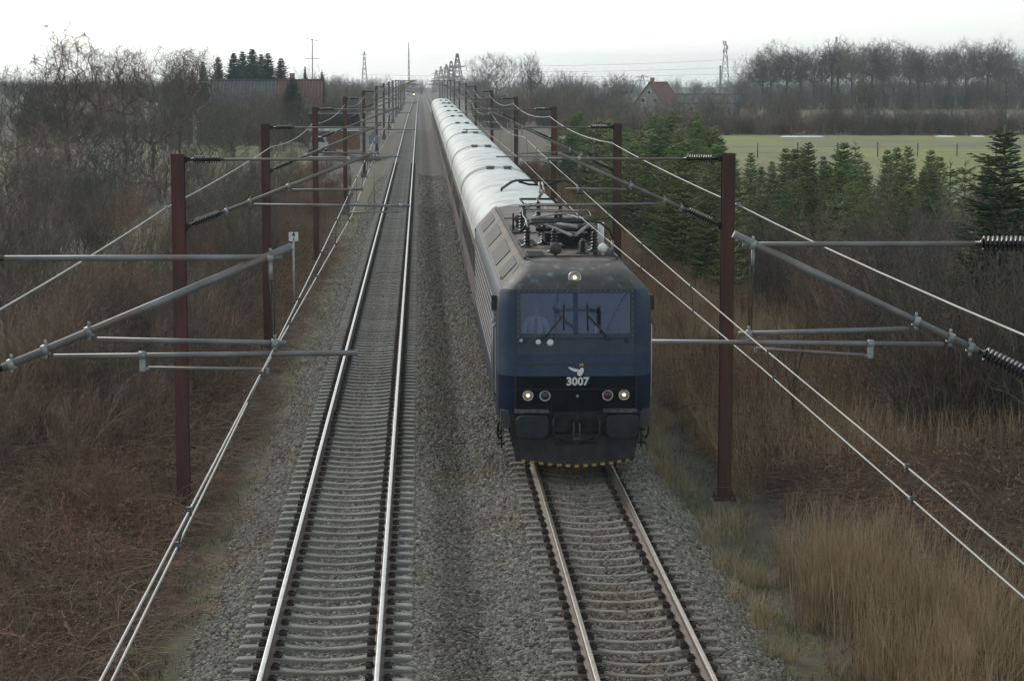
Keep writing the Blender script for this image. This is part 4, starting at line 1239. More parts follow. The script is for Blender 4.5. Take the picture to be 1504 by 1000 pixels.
# ------------------------------------------------------------------ plants: mesh builders
class Grow:
    def __init__(self, seed): self.r = random.Random(seed); self.s = []
    def branch(self, p, d, L, r, lvl, cfg):
        n, jit, up, kids, kl, ka, start, tap = cfg[lvl]
        st = L / n
        rr = self.r
        for k in range(n):
            d = (d + Vector((rr.gauss(0, jit), rr.gauss(0, jit), rr.gauss(0, jit) + up))).normalized()
            q = p + d * st
            r1 = r * (1 - tap / n)
            self.s.append((p, q, r, r1, lvl))
            p, r = q, r1
            if lvl + 1 < len(cfg) and (k + 1) / n >= start:
                for _ in range(kids if isinstance(kids, int) else (int(kids) + (rr.random() < kids % 1))):
                    a = rr.uniform(*ka); az = rr.uniform(0, 6.283)
                    ref = Vector((0, 0, 1)) if abs(d.z) < .9 else Vector((1, 0, 0))
                    u = d.cross(ref).normalized(); v = d.cross(u)
                    nd = (d * math.cos(a) + (u * math.cos(az) + v * math.sin(az)) * math.sin(a)).normalized()
                    f = rr.uniform(.65, 1.15) * (1.0 - .45 * max(0, (k + 1) / n - start))
                    self.branch(p, nd, L * kl * f, max(r * .62, cfg_min[0]), lvl + 1, cfg)
    def arrays(self, lo, hi):
        q = [t for t in self.s if lo <= t[4] <= hi]
        return (np.array([t[0] for t in q]), np.array([t[1] for t in q]), np.array([t[2] for t in q]), np.array([t[3] for t in q]))
cfg_min = [0.006]
def seg_mesh(name, arr, n):
    V, F = tube_arrays(*arr, n=n)
    return np_mesh(name, V, F, True)

def bare_tree(seed, H, form, m_trunk, m_twig):
    """crown filled tip by tip: every new shoot joins the nearest wood, limb girth follows the shoots it carries"""
    rr = random.Random(seed); nr = np.random.default_rng(seed)
    # crown envelope: centre height, half width, half height, bole length, number of shoots
    cz, rw, rh, bole, nt = {'round': (.60, .44, .40, .22, 800), 'birch': (.62, .25, .39, .28, 800), 'tall': (.70, .27, .32, .46, 700), 'multi': (.54, .52, .48, .04, 900)}[form]
    dirs = np.zeros((60000, 3)); nodes = np.zeros((60000, 3)); par = np.full(60000, -1, int); n = 0
    def add(p, q):
        nonlocal n
        nodes[n] = p; par[n] = q
        v_ = nodes[n] - nodes[q] if q >= 0 else np.array([0, 0, 1.0])
        dirs[n] = v_ / (np.linalg.norm(v_) + 1e-9); n += 1
        return n - 1
    if form == 'multi':
        for k in range(7):
            a = 6.283 * k / 7 + rr.uniform(-.4, .4); r0 = rr.uniform(.02, .05) * H; ln = rr.uniform(.1, .32)
            q = -1
            for i in range(7):
                t = i / 6
                q = add(((r0 + ln * H * .45 * t) * math.cos(a) + rr.gauss(0, .012) * H, (r0 + ln * H * .45 * t) * math.sin(a) + rr.gauss(0, .012) * H, -.03 * H + H * .38 * t), q)
    else:
        q = -1; top = {'round': .42, 'birch': .93, 'tall': .72}[form]
        lx, ly = rr.gauss(0, .03), rr.gauss(0, .03); m = int(top * 22)
        wx = wy = 0.0
        for i in range(m + 1):
            t = i / m
            wx += rr.gauss(0, .006); wy += rr.gauss(0, .006)
            q = add(((lx * t + wx) * H, (ly * t + wy) * H, (-.02 + (top + .02) * t) * H), q)
    boles = n
    tips = []
    while len(tips) < nt:
        v = nr.normal(size=3); v /= np.linalg.norm(v)
        rad = nr.uniform() ** .42
        lump = 1 + .16 * math.sin(3 * math.atan2(v[1], v[0]) + seed) + .12 * math.sin(5 * v[2] + seed * 2) + nr.normal() * .05
        p = np.array([v[0] * rw, v[1] * rw, v[2] * rh]) * rad * lump * H; p[2] += cz * H
        if p[2] < bole * H: continue
        tips.append(p)
    base = np.array([0, 0, bole * H])
    tips.sort(key=lambda p: np.linalg.norm(p - base) + rr.gauss(0, .05) * H)
    leafs = []
    for p in tips:
        N_ = nodes[:n]
        d = p - N_
        dist = np.linalg.norm(d, axis=1)
        cs = (d * dirs[:n]).sum(1) / (dist + 1e-9)
        pen = dist * .55 * (1 - cs) + np.where(d[:, 2] < 0.25 * dist, dist * (1.35 if form != 'birch' else 1.15), 0) + np.where(N_[:, 2] < bole * H, H, 0)
        k = int(np.argmin(dist + pen))
        a = nodes[k].copy(); L = dist[k]
        ms = max(2, int(L / (.05 * H)))
        q = k
        bow = np.array([rr.gauss(0, .06), rr.gauss(0, .06), -.05 if form != 'birch' else .10]) * L
        for i in range(1, ms + 1):
            t = i / ms
            q = add(a + (p - a) * t + bow * 4 * t * (1 - t) * .5 + np.array([rr.gauss(0, .0035), rr.gauss(0, .0035), rr.gauss(0, .0035)]) * H * (t < 1), q)
        leafs.append(q)
    cnt = np.zeros(n)
    for l in leafs: cnt[l] += 1
    order = np.argsort(-np.arange(n))
    for i in order:
        if par[i] >= 0: cnt[par[i]] += cnt[i]
    rad = H * .0008 * np.maximum(cnt, 1) ** .46
    P0 = []; P1 = []; R0 = []; R1 = []; trunk = []
    for i in range(n):
        if par[i] >= 0:
            P0.append(nodes[par[i]]); P1.append(nodes[i]); R0.append(min(rad[par[i]], rad[i] * 1.25)); R1.append(rad[i]); trunk.append(cnt[i] > nt * .045)
    P0 = np.array(P0); P1 = np.array(P1); R0 = np.array(R0); R1 = np.array(R1); trunk = np.array(trunk)
    # fine shoots on all thin wood
    tw0 = []; tw1 = []
    thin = np.where(R1 < H * .0020)[0]
    for i in thin:
        d = P1[i] - P0[i]; L = np.linalg.norm(d) + 1e-9; d = d / L
        for _ in range(4 if form != 'multi' else 3):
            e = d * .7 + nr.normal(size=3) * .55 + np.array([0, 0, .25 if form != 'birch' else -.35])
            e /= np.linalg.norm(e)
            l = H * nr.uniform(.03, .085)
            b_ = P0[i] + (P1[i] - P0[i]) * nr.uniform(.3, 1)
            tw0.append(b_); tw1.append(b_ + e * l)
    tw0 = np.array(tw0); tw1 = np.array(tw1); rt = np.full(len(tw0), H * .0007)
    root = bpy.data.objects.new('bare_tree', None); COL.objects.link(root)
    link('trunk', seg_mesh('trunk', (P0[trunk], P1[trunk], R0[trunk], R1[trunk]), 6), m_trunk, root)
    cr = ~trunk
    link('crown', seg_mesh('crown', (np.concatenate([P0[cr], tw0]), np.concatenate([P1[cr], tw1]), np.concatenate([R0[cr], rt]), np.concatenate([R1[cr], rt * .6])), 3), m_twig, root)
    return root

def twig_shrub_mesh(seed, H, W, stems, fine=True):
    g_ = Grow(seed); rr = g_.r
    cfg_min[0] = .005
    cfg = [(5, .10, .05, 1.6, .45, (.25, .8), .2, .6), (3, .16, .05, 1.6, .55, (.3, .9), .2, .6)] + ([(2, .2, .02, 0, .6, (.3, .9), .3, .5)] if fine else [])
    for k in range(stems):
        a = rr.uniform(0, 6.283); t = rr.uniform(.05, .6)
        b0 = Vector((math.cos(a), math.sin(a), 0)) * rr.uniform(0, W * .35); b0.z = -.15
        g_.branch(b0, Vector((math.cos(a) * t, math.sin(a) * t, 1)).normalized(), H * rr.uniform(.6, 1.05), .014 * (H / 2) ** .5, 0, cfg)
    V, F = tube_arrays(*g_.arrays(0, 9), n=3)
    return np_mesh('twigs', V, F, True)
def leaf_quads(rr, n, W, z0, z1, size):
    V = []; F = []
    for k in range(n):
        a = rr.uniform(0, 6.283); r = W * math.sqrt(rr.random())
        c = Vector((r * math.cos(a), r * math.sin(a), rr.uniform(z0, z1)))
        u = Vector((rr.gauss(0, 1), rr.gauss(0, 1), rr.gauss(0, .5))).normalized(); w = u.orthogonal().normalized() * .6
        s = size * rr.uniform(.5, 1.3)
        V += [c - u * s, c + w * s, c + u * s, c - w * s]
        F.append((len(V) - 4, len(V) - 3, len(V) - 2, len(V) - 1))
    return np.array([tuple(v) for v in V]), np.array(F)
def bramble_mesh(seed, H, W, canes, leaves, twig, leafm):
    rr = random.Random(seed)
    P0 = []; P1 = []; R0 = []; R1 = []
    for c in range(canes):
        a = rr.uniform(0, 6.283); r0 = W * math.sqrt(rr.random()) * 1.0
        p = Vector((r0 * math.cos(a), r0 * math.sin(a), -.1))
        b_ = rr.uniform(0, 6.283); d = Vector((math.cos(b_) * .45, math.sin(b_) * .45, 1)).normalized()
        L = H * rr.uniform(.9, 2.0); n = 8; r = rr.uniform(.0045, .0095)
        for k in range(n):
            d = (d + Vector((math.cos(b_) * .16, math.sin(b_) * .16, -.20)) + Vector((rr.gauss(0, .12), rr.gauss(0, .12), rr.gauss(0, .10)))).normalized()
            q = p + d * L / n
            if q.z < 0: break
            P0.append(p); P1.append(q); R0.append(r); R1.append(r * .92); r *= .92
            if k > 1 and rr.random() < .75:
                e = (d + Vector((rr.gauss(0, .7), rr.gauss(0, .7), rr.gauss(.25, .5)))).normalized() * L * rr.uniform(.06, .22)
                P0.append(q); P1.append(q + e); R0.append(r * .7); R1.append(r * .4)
            p = q
    V, F = tube_arrays(np.array(P0), np.array(P1), np.array(R0), np.array(R1), 3)
    LV, LF = leaf_quads(rr, leaves, W, .02, H * .75, .030)
    me = np_mesh('bramble', np.concatenate([V, LV]), np.concatenate([F, LF + len(V)]), True, [0] * len(F) + [1] * len(LF))
    me.materials.append(twig); me.materials.append(leafm)
    return me
def fir_tree(seed, H, Rb, m, whorl=.30, tw=.026, leader=.6, dens=1.0, mid=True):
    rr = random.Random(seed)
    P0 = []; P1 = []; R0 = []; R1 = []
    def add(a, b_, r0, r1): P0.append(a); P1.append(b_); R0.append(r0); R1.append(r1)
    z = .25
    while z < H - leader * .35:
        f = 1 - z / H
        R_ = Rb * (f ** .85) * rr.uniform(.85, 1.12) + .06
        nb = rr.randint(6, 8) if f > .15 else 5
        a0 = rr.uniform(0, 6.283)
        zs_ = [(0, 1.0)] + ([(.5, .62)] if mid else [])
        for dz_, kr in zs_:
            for k in range(nb):
                a = a0 + 6.283 * (k + rr.uniform(-.25, .25)) / nb + dz_
                out = Vector((math.cos(a), math.sin(a), 0)); side = Vector((-math.sin(a), math.cos(a), 0))
                L = R_ * kr * rr.uniform(.62, 1.18)
                p0 = Vector((0, 0, z + dz_ * whorl + rr.uniform(-.05, .05)))
                slope = .55 * (1 - f) + .05 + rr.uniform(-.08, .12)
                ns = max(3, int(L / .13 * dens))
                prev = p0
                for i in range(1, ns + 1):
                    t = i / ns
                    q = p0 + out * (L * t) + Vector((0, 0, L * (slope * t - .28 * t * (1 - t) * f)))
                    add(prev, q, tw * .9, tw * .7 if i < ns else .006)
                    if t > .12:
                        for s in (-1, 1):
                            l2 = (L * .42 * (1 - t) + .10) * rr.uniform(.7, 1.2)
                            e = q + (side * s * .82 + out * .62 + Vector((0, 0, rr.uniform(-.12, .2)))) * l2
                            add(q, e, tw, tw * .35)
                            if l2 > .24:
                                for u_ in (.45, .75):
                                    w = q + (e - q) * u_
                                    for s2 in (-1, 1):
                                        add(w, w + (out * .8 * (1 if s2 > 0 else .2) + side * s * (.25 if s2 > 0 else .9)).normalized() * l2 * .38 + Vector((0, 0, rr.uniform(-.02, .05))), tw * .85, tw * .3)
                    prev = q
        z += whorl * rr.uniform(.8, 1.2)
    # short tufts near the top
    for k in range(10):
        a = rr.uniform(0, 6.283); zz = H - leader * rr.uniform(.2, .9)
        add(Vector((0, 0, zz)), Vector((math.cos(a) * .16, math.sin(a) * .16, zz + .14)), .014, .005)
    V, F = tube_arrays(np.array(P0), np.array(P1), np.array(R0), np.array(R1), 3)
    root = bpy.data.objects.new('fir_tree', None); COL.objects.link(root)
    link('crown', np_mesh('crown', V, F, False), m, root)
    tk = MB().path([(0, 0, -.2), (0, 0, H * .5), (0, 0, H - leader), (.01, 0, H)], [H * .016, H * .009, .016, .007], 6)
    link('trunk', tk.mesh('trunk'), M['leader'], root)
    return root

# ------------------------------------------------------------------ thickets and dry grass (uncountable masses)
def frus(x, y, mg=1.0):
    return gx(-60, y) - mg < x < gx(1564, y) + mg
def zone(n, x0, x1, y0, y1, cond=None, power=1.0):
    out = []
    tries = 0
    while len(out) < n and tries < n * 30:
        tries += 1
        y = y0 + (y1 - y0) * random.random() ** power; x = random.uniform(x0, x1)
        if not frus(x, y): continue
        if cond and not cond(x, y): continue
        out.append((x, y, prof(x) + zdown(y)))
    return out
def mass(name, srcs, pts, smin, smax, label, cat, zs=(.85, 1.15), tilt=.12):
    n = len(pts)
    s = rng.uniform(smin, smax, n)
    sc_ = np.stack([s, s, s * rng.uniform(zs[0], zs[1], n)], 1)
    rt = np.stack([rng.normal(0, tilt, n), rng.normal(0, tilt, n), rng.uniform(0, 6.283, n)], 1)
    return scatter(name, srcs, pts, rt, sc_, rng.integers(0, len(srcs), n), label, cat)
br_red = [source('bramble_source', bramble_mesh(20 + i, .95, .75, 46, 80, M['twig_red'], M['leaf_dead']), None) for i in range(3)]
br_orange = [source('bramble_source', bramble_mesh(25 + i, .9, .8, 46, 120, M['twig_orange'], M['leaf_dead']), None) for i in range(2)]
br_brown = [source('bramble_source', bramble_mesh(30 + i, 1.0, .75, 46, 40, M['twig_brown'], M['leaf_dead']), None) for i in range(3)]
sh_brown = [source('shrub_source', twig_shrub_mesh(40 + i, 2.2, 1.4, 17), M['twig_brown']) for i in range(3)]
sh_red = [source('shrub_source', twig_shrub_mesh(50 + i, 1.5, 1.1, 20), M['twig_red']) for i in range(2)]
sh_olive = [source('shrub_source', twig_shrub_mesh(60 + i, 2.4, 1.6, 18), M['twig_olive']) for i in range(2)]
sh_dark = [source('shrub_source', twig_shrub_mesh(65 + i, 2.4, 1.6, 18), M['bark']) for i in range(2)]

mass('bramble_thicket', br_red + br_brown + br_brown, zone(330, -12, -4.75, 25, 60) + zone(260, -5.6, -4.7, 25, 110), .75, 1.25, 'reddish brown bramble tangle covering the bank left of the track', 'brambles')
mass('orange_brambles', br_orange, zone(46, -7.2, -5.2, 36, 52), .7, 1.2, 'orange brown patch of dead bramble left of the front mast', 'brambles')
mass('shrub_thicket', sh_brown + sh_brown + sh_dark + sh_olive + sh_red, zone(140, -26, -6.3, 44, 128, lambda x, y: x < -6.0 - (y - 44) * .01), .7, 1.25, 'grey brown leafless scrub behind the left row of masts', 'shrubs')
mass('shrub_thicket', sh_brown + sh_olive + sh_dark, zone(24, -44, -9, 126, 156), .8, 1.4, 'grey shrubs along the near edge of the left meadow', 'shrubs')
mass('low_scrub', sh_red + br_red, zone(150, -11, -5.1, 60, 190), .6, 1.1, 'low reddish scrub strip along the left masts', 'shrubs')
mass('bramble_thicket', br_red + br_brown, zone(420, 7.3, 17, 27, 62), .75, 1.25, 'rust coloured bramble tangle on the bank right of the reeds', 'brambles')
mass('shrub_thicket', sh_brown + sh_dark, zone(70, 10.5, 24, 46, 66, lambda x, y: x > 10.5 + (y - 46) * .08 and not (x > 14.5 and y < 60)) + zone(26, 10.6, 19, 64, 80, lambda x, y: x > .150 * y), .85, 1.45, 'grey leafless scrub in front of the fir plantation', 'shrubs', zs=(1.0, 1.3))
mass('low_scrub', sh_red + br_brown + br_red, zone(300, 6.5, 10.2, 43, 190, lambda x, y: x < 8.6 + (y - 43) * .018) + zone(50, 8.6, 12.0, 52, 90), .5, 1.0, 'brown scrub strip between the right masts and the firs', 'shrubs')
mass('shrub_thicket', sh_red + sh_brown, zone(70, -11, -5.4, 36, 76), .6, 1.05, 'red brown leafless bushes close to the left masts', 'shrubs')
# hedgerows further out
hd_r = [(random.uniform(17, 95), random.gauss(276, 5)) for _ in range(400)]
mass('hedgerow', sh_red + sh_brown + sh_dark, [(x, y, prof(x)) for x, y in hd_r], .85, 1.45, 'dark reddish hedge along the far side of the green field', 'hedge')
hd_l = [(random.uniform(-90, -12), random.uniform(228, 300)) for _ in range(120)]
mass('hedgerow', sh_brown + sh_olive + sh_dark, [(x, y, prof(x)) for x, y in hd_l], .8, 1.5, 'grey leafless hedge around the houses on the left', 'hedge')
hd_m = [(random.uniform(-26, -9), random.uniform(200, 420)) for _ in range(130)] + [(random.uniform(9, 30), random.uniform(300, 390)) for _ in range(110)] + [(random.uniform(36, 62), random.uniform(350, 392)) for _ in range(22)]
mass('hedgerow', sh_brown + sh_dark, [(x, y, prof(x) + zdown(y)) for x, y in hd_m], 1.2, 2.2, 'grey leafless growth lining the railway far ahead', 'hedge')
fw_ = []
for _ in range(560):
    y = random.choice((620, 760, 950, 1200, 1200, 1500, 1900)) + random.uniform(-25, 25)
    x = random.uniform(gx(-40, y), gx(1540, y))
    if abs(x) < 12 and y < 1080: continue
    fw_.append((x, y, prof(x) + zdown(y)))
mass('distant_wood', sh_brown + sh_dark, fw_, 2.2, 4.2, 'blue hazy belt of woods along the horizon', 'woods', zs=(.7, 1.0))

# reeds and tufts
def blades(name, spots, h0, h1, lean, w, m, label, cat):
    n = len(spots)
    p = np.array(spots); h = rng.uniform(h0, h1, n); a = rng.uniform(0, 6.283, n); l = np.abs(rng.normal(0, lean, n)) * h
    f = rng.uniform(0, 6.283, n); W = np.stack([np.cos(f), np.sin(f), np.zeros(n)], 1) * (w * rng.uniform(.6, 1.4, n))[:, None]
    dirv = np.stack([np.cos(a), np.sin(a), np.zeros(n)], 1)
    up = np.array([[0, 0, 1.0]])
    k1 = p + dirv * (l * .3)[:, None] + up * (h * .55)[:, None]
    k2 = p + dirv * l[:, None] + up * h[:, None]
    V = np.stack([p - W, p + W, k1 - W * .8, k1 + W * .8, k2 - W * .25, k2 + W * .25], 1).reshape(-1, 3)
    b_ = (np.arange(n) * 6)[:, None, None]
    F = (b_ + np.array([[0, 1, 3, 2], [2, 3, 5, 4]])[None]).reshape(-1, 4)
    o = link(name, np_mesh(name, V, F, True), m)
    return setp(o, label, cat, kind='stuff')
sp = []
cl = [(random.uniform(6.1, 10.5), random.uniform(26, 38.5)) for _ in range(190)]
cl = [(x, y) for x, y in cl if x < 6.6 + (39 - y) * .30 and x > 6.0 + max(0, (y - 36)) * .1]
for x, y in cl:
    for _ in range(int(random.uniform(40, 170))):
        X = x + random.gauss(0, .22); Y = y + random.gauss(0, .3)
        sp.append((X, Y, prof(X) - .03))
sp2 = [p for p in sp if random.random() < .16]
blades('bent_reeds', sp2, .5, 1.2, .9, .005, M['grass_brown'], 'bent and broken brown stalks among the pale reeds', 'reeds')
blades('reeds', sp, .4, 1.6, .26, .0055, M['reed'], 'tall pale dry reeds beside the mossy path on the right', 'reeds')
sp = []
for x, y in [(random.uniform(4.85, 5.5), random.uniform(31, 58)) for _ in range(34)] + [(random.uniform(5.6, 6.6), random.uniform(27, 60)) for _ in range(40)] + [(random.uniform(-4.9, -4.2), random.uniform(28, 75)) for _ in range(26)]:
    for _ in range(60):
        X = x + random.gauss(0, .10); Y = y + random.gauss(0, .16); sp.append((X, Y, prof(X) + .01))
blades('grass_tufts', sp, .18, .5, .5, .004, M['grass_dry'], 'yellow dry grass tufts along the edges of the ballast', 'grass')
sp = []
for _ in range(30000):
    y = 44 + 110 * random.random() ** 1.3; x = random.uniform(6.2, 9.8) if random.random() < .75 else random.uniform(9.8, 12.5)
    sp.append((x, y, prof(x)))
blades('dry_grass', sp, .5, 1.2, .3, .006, M['reed'], 'dead straw coloured grass mixed into the right hand scrub', 'grass')
sp = []
for _ in range(26000):
    y = 26 + 130 * random.random() ** 1.4; x = random.uniform(-8.5, -4.6)
    sp.append((x, y, prof(x)))
blades('dry_grass', sp, .3, 1.1, .4, .005, M['grass_brown'], 'brown withered grass in the left hand bank', 'grass')

sp = []
for _ in range(22000):
    y = 26 + 110 * random.random() ** 1.5
    x = random.uniform(-4.9, -3.42) if random.random() < .6 else random.uniform(4.95, 6.3)
    if math.sin(x * 5 + y * .9) + math.sin(y * 2.3 - x * 3) > -.5 + random.gauss(0, .4): sp.append((x, y, prof(x) + .02))
blades('verge_grass', sp, .04, .17, .6, .006, M['verge_grass'], 'short olive grass and moss on the verges beside the ballast', 'grass')

# ------------------------------------------------------------------ trees one can tell apart
T = {}
def tree(key, builder, px, Y, top, label, group=None, z0=None, kx=1.0, nm='bare_tree', x=None):
    X = gx(px, Y) if x is None else x
    zg = prof(X) + zdown(Y) if z0 is None else z0
    h = hz(top, Y) - zg
    if key not in T:
        o = T[key] = builder(); o['h'] = 1.0
    else: o = copy_tree(T[key])
    s = h / HT[key]
    o.location = (X, Y, zg); o.scale = (s * kx, s * kx, s); o.rotation_euler = (0, 0, random.uniform(0, 6.283))
    o.name = nm
    if 'h' in o: del o['h']
    return setp(o, label, 'tree', group)
HT = {'round': 10, 'round2': 10, 'birch': 10, 'birch2': 10, 'multi': 6, 'multi2': 6, 'multi3': 6, 'tall': 13, 'tall2': 13, 'tall3': 13,
      'fir': 4, 'fir2': 3.6, 'fir3': 4.6, 'fir4': 3, 'bigfir': 7, 'darkfir': 10, 'darkfir2': 10}
B = {'round': lambda: bare_tree(3, 10, 'round', M['bark_grey'], M['bark_grey']),
     'round2': lambda: bare_tree(5, 10, 'round', M['bark_grey'], M['bark_grey']),
     'birch': lambda: bare_tree(8, 10, 'birch', M['bark'], M['twig_birch']),
     'birch2': lambda: bare_tree(9, 10, 'birch', M['bark_birch'], M['twig_birch']),
     'multi': lambda: bare_tree(12, 6, 'multi', M['bark'], M['bark']),
     'multi2': lambda: bare_tree(13, 6, 'multi', M['bark'], M['twig_brown']),
     'multi3': lambda: bare_tree(14, 6, 'multi', M['twig_olive'], M['twig_olive']),
     'tall': lambda: bare_tree(16, 13, 'tall', M['bark'], M['bark']),
     'tall2': lambda: bare_tree(17, 13, 'tall', M['bark'], M['bark']),
     'tall3': lambda: bare_tree(18, 13, 'tall', M['bark'], M['twig_brown']),
     'fir': lambda: fir_tree(71, 4, 1.25, M['fir'], leader=.8),
     'fir2': lambda: fir_tree(72, 3.6, 1.0, M['fir_light'], leader=.9, mid=False),
     'fir3': lambda: fir_tree(73, 4.6, 1.35, M['fir'], leader=.7),
     'fir4': lambda: fir_tree(74, 3, .85, M['fir_light'], leader=.9, mid=False),
     'bigfir': lambda: fir_tree(75, 7, 2.1, M['fir_big'], whorl=.34, leader=.5, tw=.03),
     'darkfir': lambda: fir_tree(76, 10, 2.5, M['fir_dark'], whorl=.30, leader=.4, tw=.05, dens=.5),
     'darkfir2': lambda: fir_tree(77, 10, 1.9, M['fir_dark'], whorl=.30, leader=.4, tw=.05, dens=.5)}
def tr(key, *a, **k): return tree(key, B[key], *a, **k)
tr('round', 30, 165, 88, 'wide dome shaped bare tree at the left edge of the picture')
tr('birch', 104, 140, 46, 'tallest dark bare tree on the left, thin drooping twigs')
tr('tall2', 62, 132, 128, 'thin bare tree standing just left of the tallest left tree')
tr('multi2', 150, 138, 105, 'bushy bare tree right of the tallest left tree')
tr('tall3', 182, 168, 72, 'bare tree with upright fan of branches, left one of the pair')
tr('round2', 222, 172, 74, 'bare tree with rounded fan of branches, right one of the pair')
tr('birch', 262, 176, 88, 'slim bare tree between the rounded pair and the white birch', kx=.8)
tr('birch2', 286, 205, 66, 'white stemmed birch leaning beside the dark conifers')
tr('multi', 176, 136, 168, 'several stemmed dark bare tree with trunks dividing at the meadow edge')
tr('multi2', 236, 139, 178, 'leaning several stemmed bare tree nearest to the left front mast')
tr('multi', 118, 126, 176, 'dense dark bare tree under the tallest left tree', kx=1.2)
tr('multi2', 40, 118, 170, 'dense bare tree low at the left picture edge', kx=1.2)
tr('multi', 5, 108, 190, 'dark bare tree cut by the left picture edge', kx=1.1)
tr('multi3', 338, 190, 142, 'round brown bushy tree in front of the dark barn roof', kx=1.25)
tr('multi3', 300, 180, 160, 'bushy tree left of the round brown one below the conifers', kx=1.2)
tr('multi3', 352, 118, 258, 'low olive bush beside the second left mast', kx=1.6)
tr('multi3', 312, 108, 270, 'low olive bush behind the front left mast', kx=1.6)
tr('tall', 258, 250, 112, 'thin bare tree at left end of the conifer group')
tr('multi2', 500, 300, 112, 'pale bare bush tree right of the television aerial')
tr('tall3', 545, 420, 128, 'far bare tree beside the left line of masts')
tr('round', 727, 400, 73, 'large dome shaped bare tree standing alone right of the tracks')
tr('tall2', 780, 360, 84, 'narrow upright bare tree right of the dome shaped one', kx=.75)
tr('multi2', 815, 350, 104, 'spreading bare tree before the far blue woods')
tr('round2', 905, 330, 112, 'rounded bare tree left of the red gabled farmhouse', kx=1.1)
tr('multi', 868, 335, 124, 'low bare bush tree below the far blue woods')
tr('multi2', 760, 330, 128, 'bushy bare tree at the foot of the dome shaped tree')
tr('birch2', 1270, 272, 112, 'thin pale birch rising from the hedge behind the field')
tr('birch', 1224, 268, 135, 'slender reddish tree left of the pale hedge birch', kx=.9)
tr('birch', 1162, 262, 140, 'slender bare tree at the left of the field hedge', kx=.9)
tr('multi2', 1447, 270, 142, 'small spreading bare tree at the right of the field hedge', kx=1.1)
tr('multi', 1345, 275, 150, 'bushy tree in the middle of the field hedge', kx=1.3)
# the far wood: single stems
wk = ['tall', 'tall2', 'tall3', 'round2']
for i in range(30):
    px = 1105 + i * 14.2 + random.uniform(-5, 5)
    tp = 84 if i < 2 else random.uniform(60, 78)
    if i > 27: tp = 88
    Y = 455 + random.uniform(-14, 30)
    k = wk[i % 4] if i % 7 else 'round2'
    lab = 'tall bare tree in the long wood behind the far field'
    lab += ', ' + ('left', 'middle', 'right')[min(2, i // 10)] + ' third'
    if i == 0: lab = 'bare tree at the left end of the long far wood'
    if i == 29: lab = 'bare tree at the right picture edge, far wood'
    tr(k, px, Y, tp, lab, 'trees of the far wood', kx=random.uniform(.9, 1.25))
mass('wood_undergrowth', sh_dark + sh_brown, [(random.uniform(68, 135), random.uniform(455, 500), prof(70) - .4) for _ in range(150)], 1.3, 2.4, 'dark leafless undergrowth inside the far wood', 'undergrowth')
# dark conifers by the houses
ORD2 = ['first', 'second', 'third', 'fourth', 'fifth', 'sixth', 'seventh', 'eighth', 'ninth']
for i, (px, tp, k, Y, kx) in enumerate([(300, 92, 'darkfir2', 335, 1.0), (322, 84, 'darkfir', 335, .9), (345, 78, 'darkfir', 340, 1.0), (372, 72, 'darkfir', 338, 1.05), (395, 78, 'darkfir', 332, 1.0), (414, 86, 'darkfir2', 330, 1.3),
                                       (284, 104, 'darkfir2', 330, 1.0), (358, 76, 'darkfir2', 345, 1.2), (385, 80, 'darkfir2', 345, 1.2)]):
    tr(k, px, Y, tp, 'dark conifer in the group behind the barn roof, %s from the left' % ORD2[sorted([300, 322, 345, 372, 395, 414, 284, 358, 385]).index(px)], 'conifers behind the barn', kx=kx * 1.55, nm='conifer')
tr('darkfir', 430, 248, 114, 'bushy dark conifer before the red tiled roof', kx=2.0, nm='conifer')
tr('darkfir2', 474, 300, 106, 'slim dark conifer right of the red tiled roof', kx=1.1, nm='conifer')
tr('darkfir2', 449, 320, 98, 'thin dark conifer tip above the red tiled roof', kx=.7, nm='conifer')
# fir plantation to the right of the line
tr('bigfir', 1476, 54, 184, 'big dark bushy fir at the right picture edge', nm='fir_tree', z0=-.2, kx=1.35)
lab_s = 'young fir in the plantation right of the railway'
fk = ['fir', 'fir2', 'fir3', 'fir4', 'fir']
nf = 0
for row in range(9):
    xr = 10.6 + row * 2.0
    y = 66 + row * 2.2 + random.uniform(0, 2)
    while y < 172:
        x = xr + random.uniform(-.7, .7); yy_ = y + random.uniform(-.8, .8)
        pxx = 616 + 3294 * x / yy_
        ok = frus(x, yy_, .5) and not (yy_ < 80 and pxx > 1340) and (x < 19.5 or yy_ > 78)
        if (pxx > 1050 and yy_ > 128) or (pxx > 1090 and yy_ < 76): ok = False
        if ok and random.random() < .92:
            zt = random.uniform(3.3, 5.2) if pxx < 1060 else random.uniform(2.2, 4.1)
            k = random.choice(fk)
            tone = 'pale yellow green' if k in ('fir2', 'fir4') else 'mid green'
            zn = 'on the railway edge of the plantation' if x < 13.2 else ('in the middle rows of the plantation' if x < 18.5 else 'on the field side of the plantation')
            o = tree(k, B[k], 0, yy_, 0, '%s young fir %s' % (tone, zn), 'firs in the plantation', nm='fir_tree', x=x, z0=prof(x))
            s = (zt - prof(x)) / HT[k]; o.scale = (s * random.uniform(.9, 1.2), s * random.uniform(.9, 1.2), s)
            nf += 1
        y += random.uniform(2.0, 3.4) * (1 + (y - 66) / 130) * (.72 if x > 15 else 1)
tr('fir3', 1020, 150, 186, 'dark fir standing before the left end of the green field', nm='fir_tree', kx=1.5)
tr('fir3', 1188, 108, 208, 'fir with bushy top left of the two thin hedge birches', nm='fir_tree', kx=1.1)
tr('fir', 1240, 104, 206, 'dense fir directly below the slender reddish tree', nm='fir_tree', kx=1.1)
tr('fir3', 1335, 112, 214, 'fir in front of the middle of the green field', nm='fir_tree')
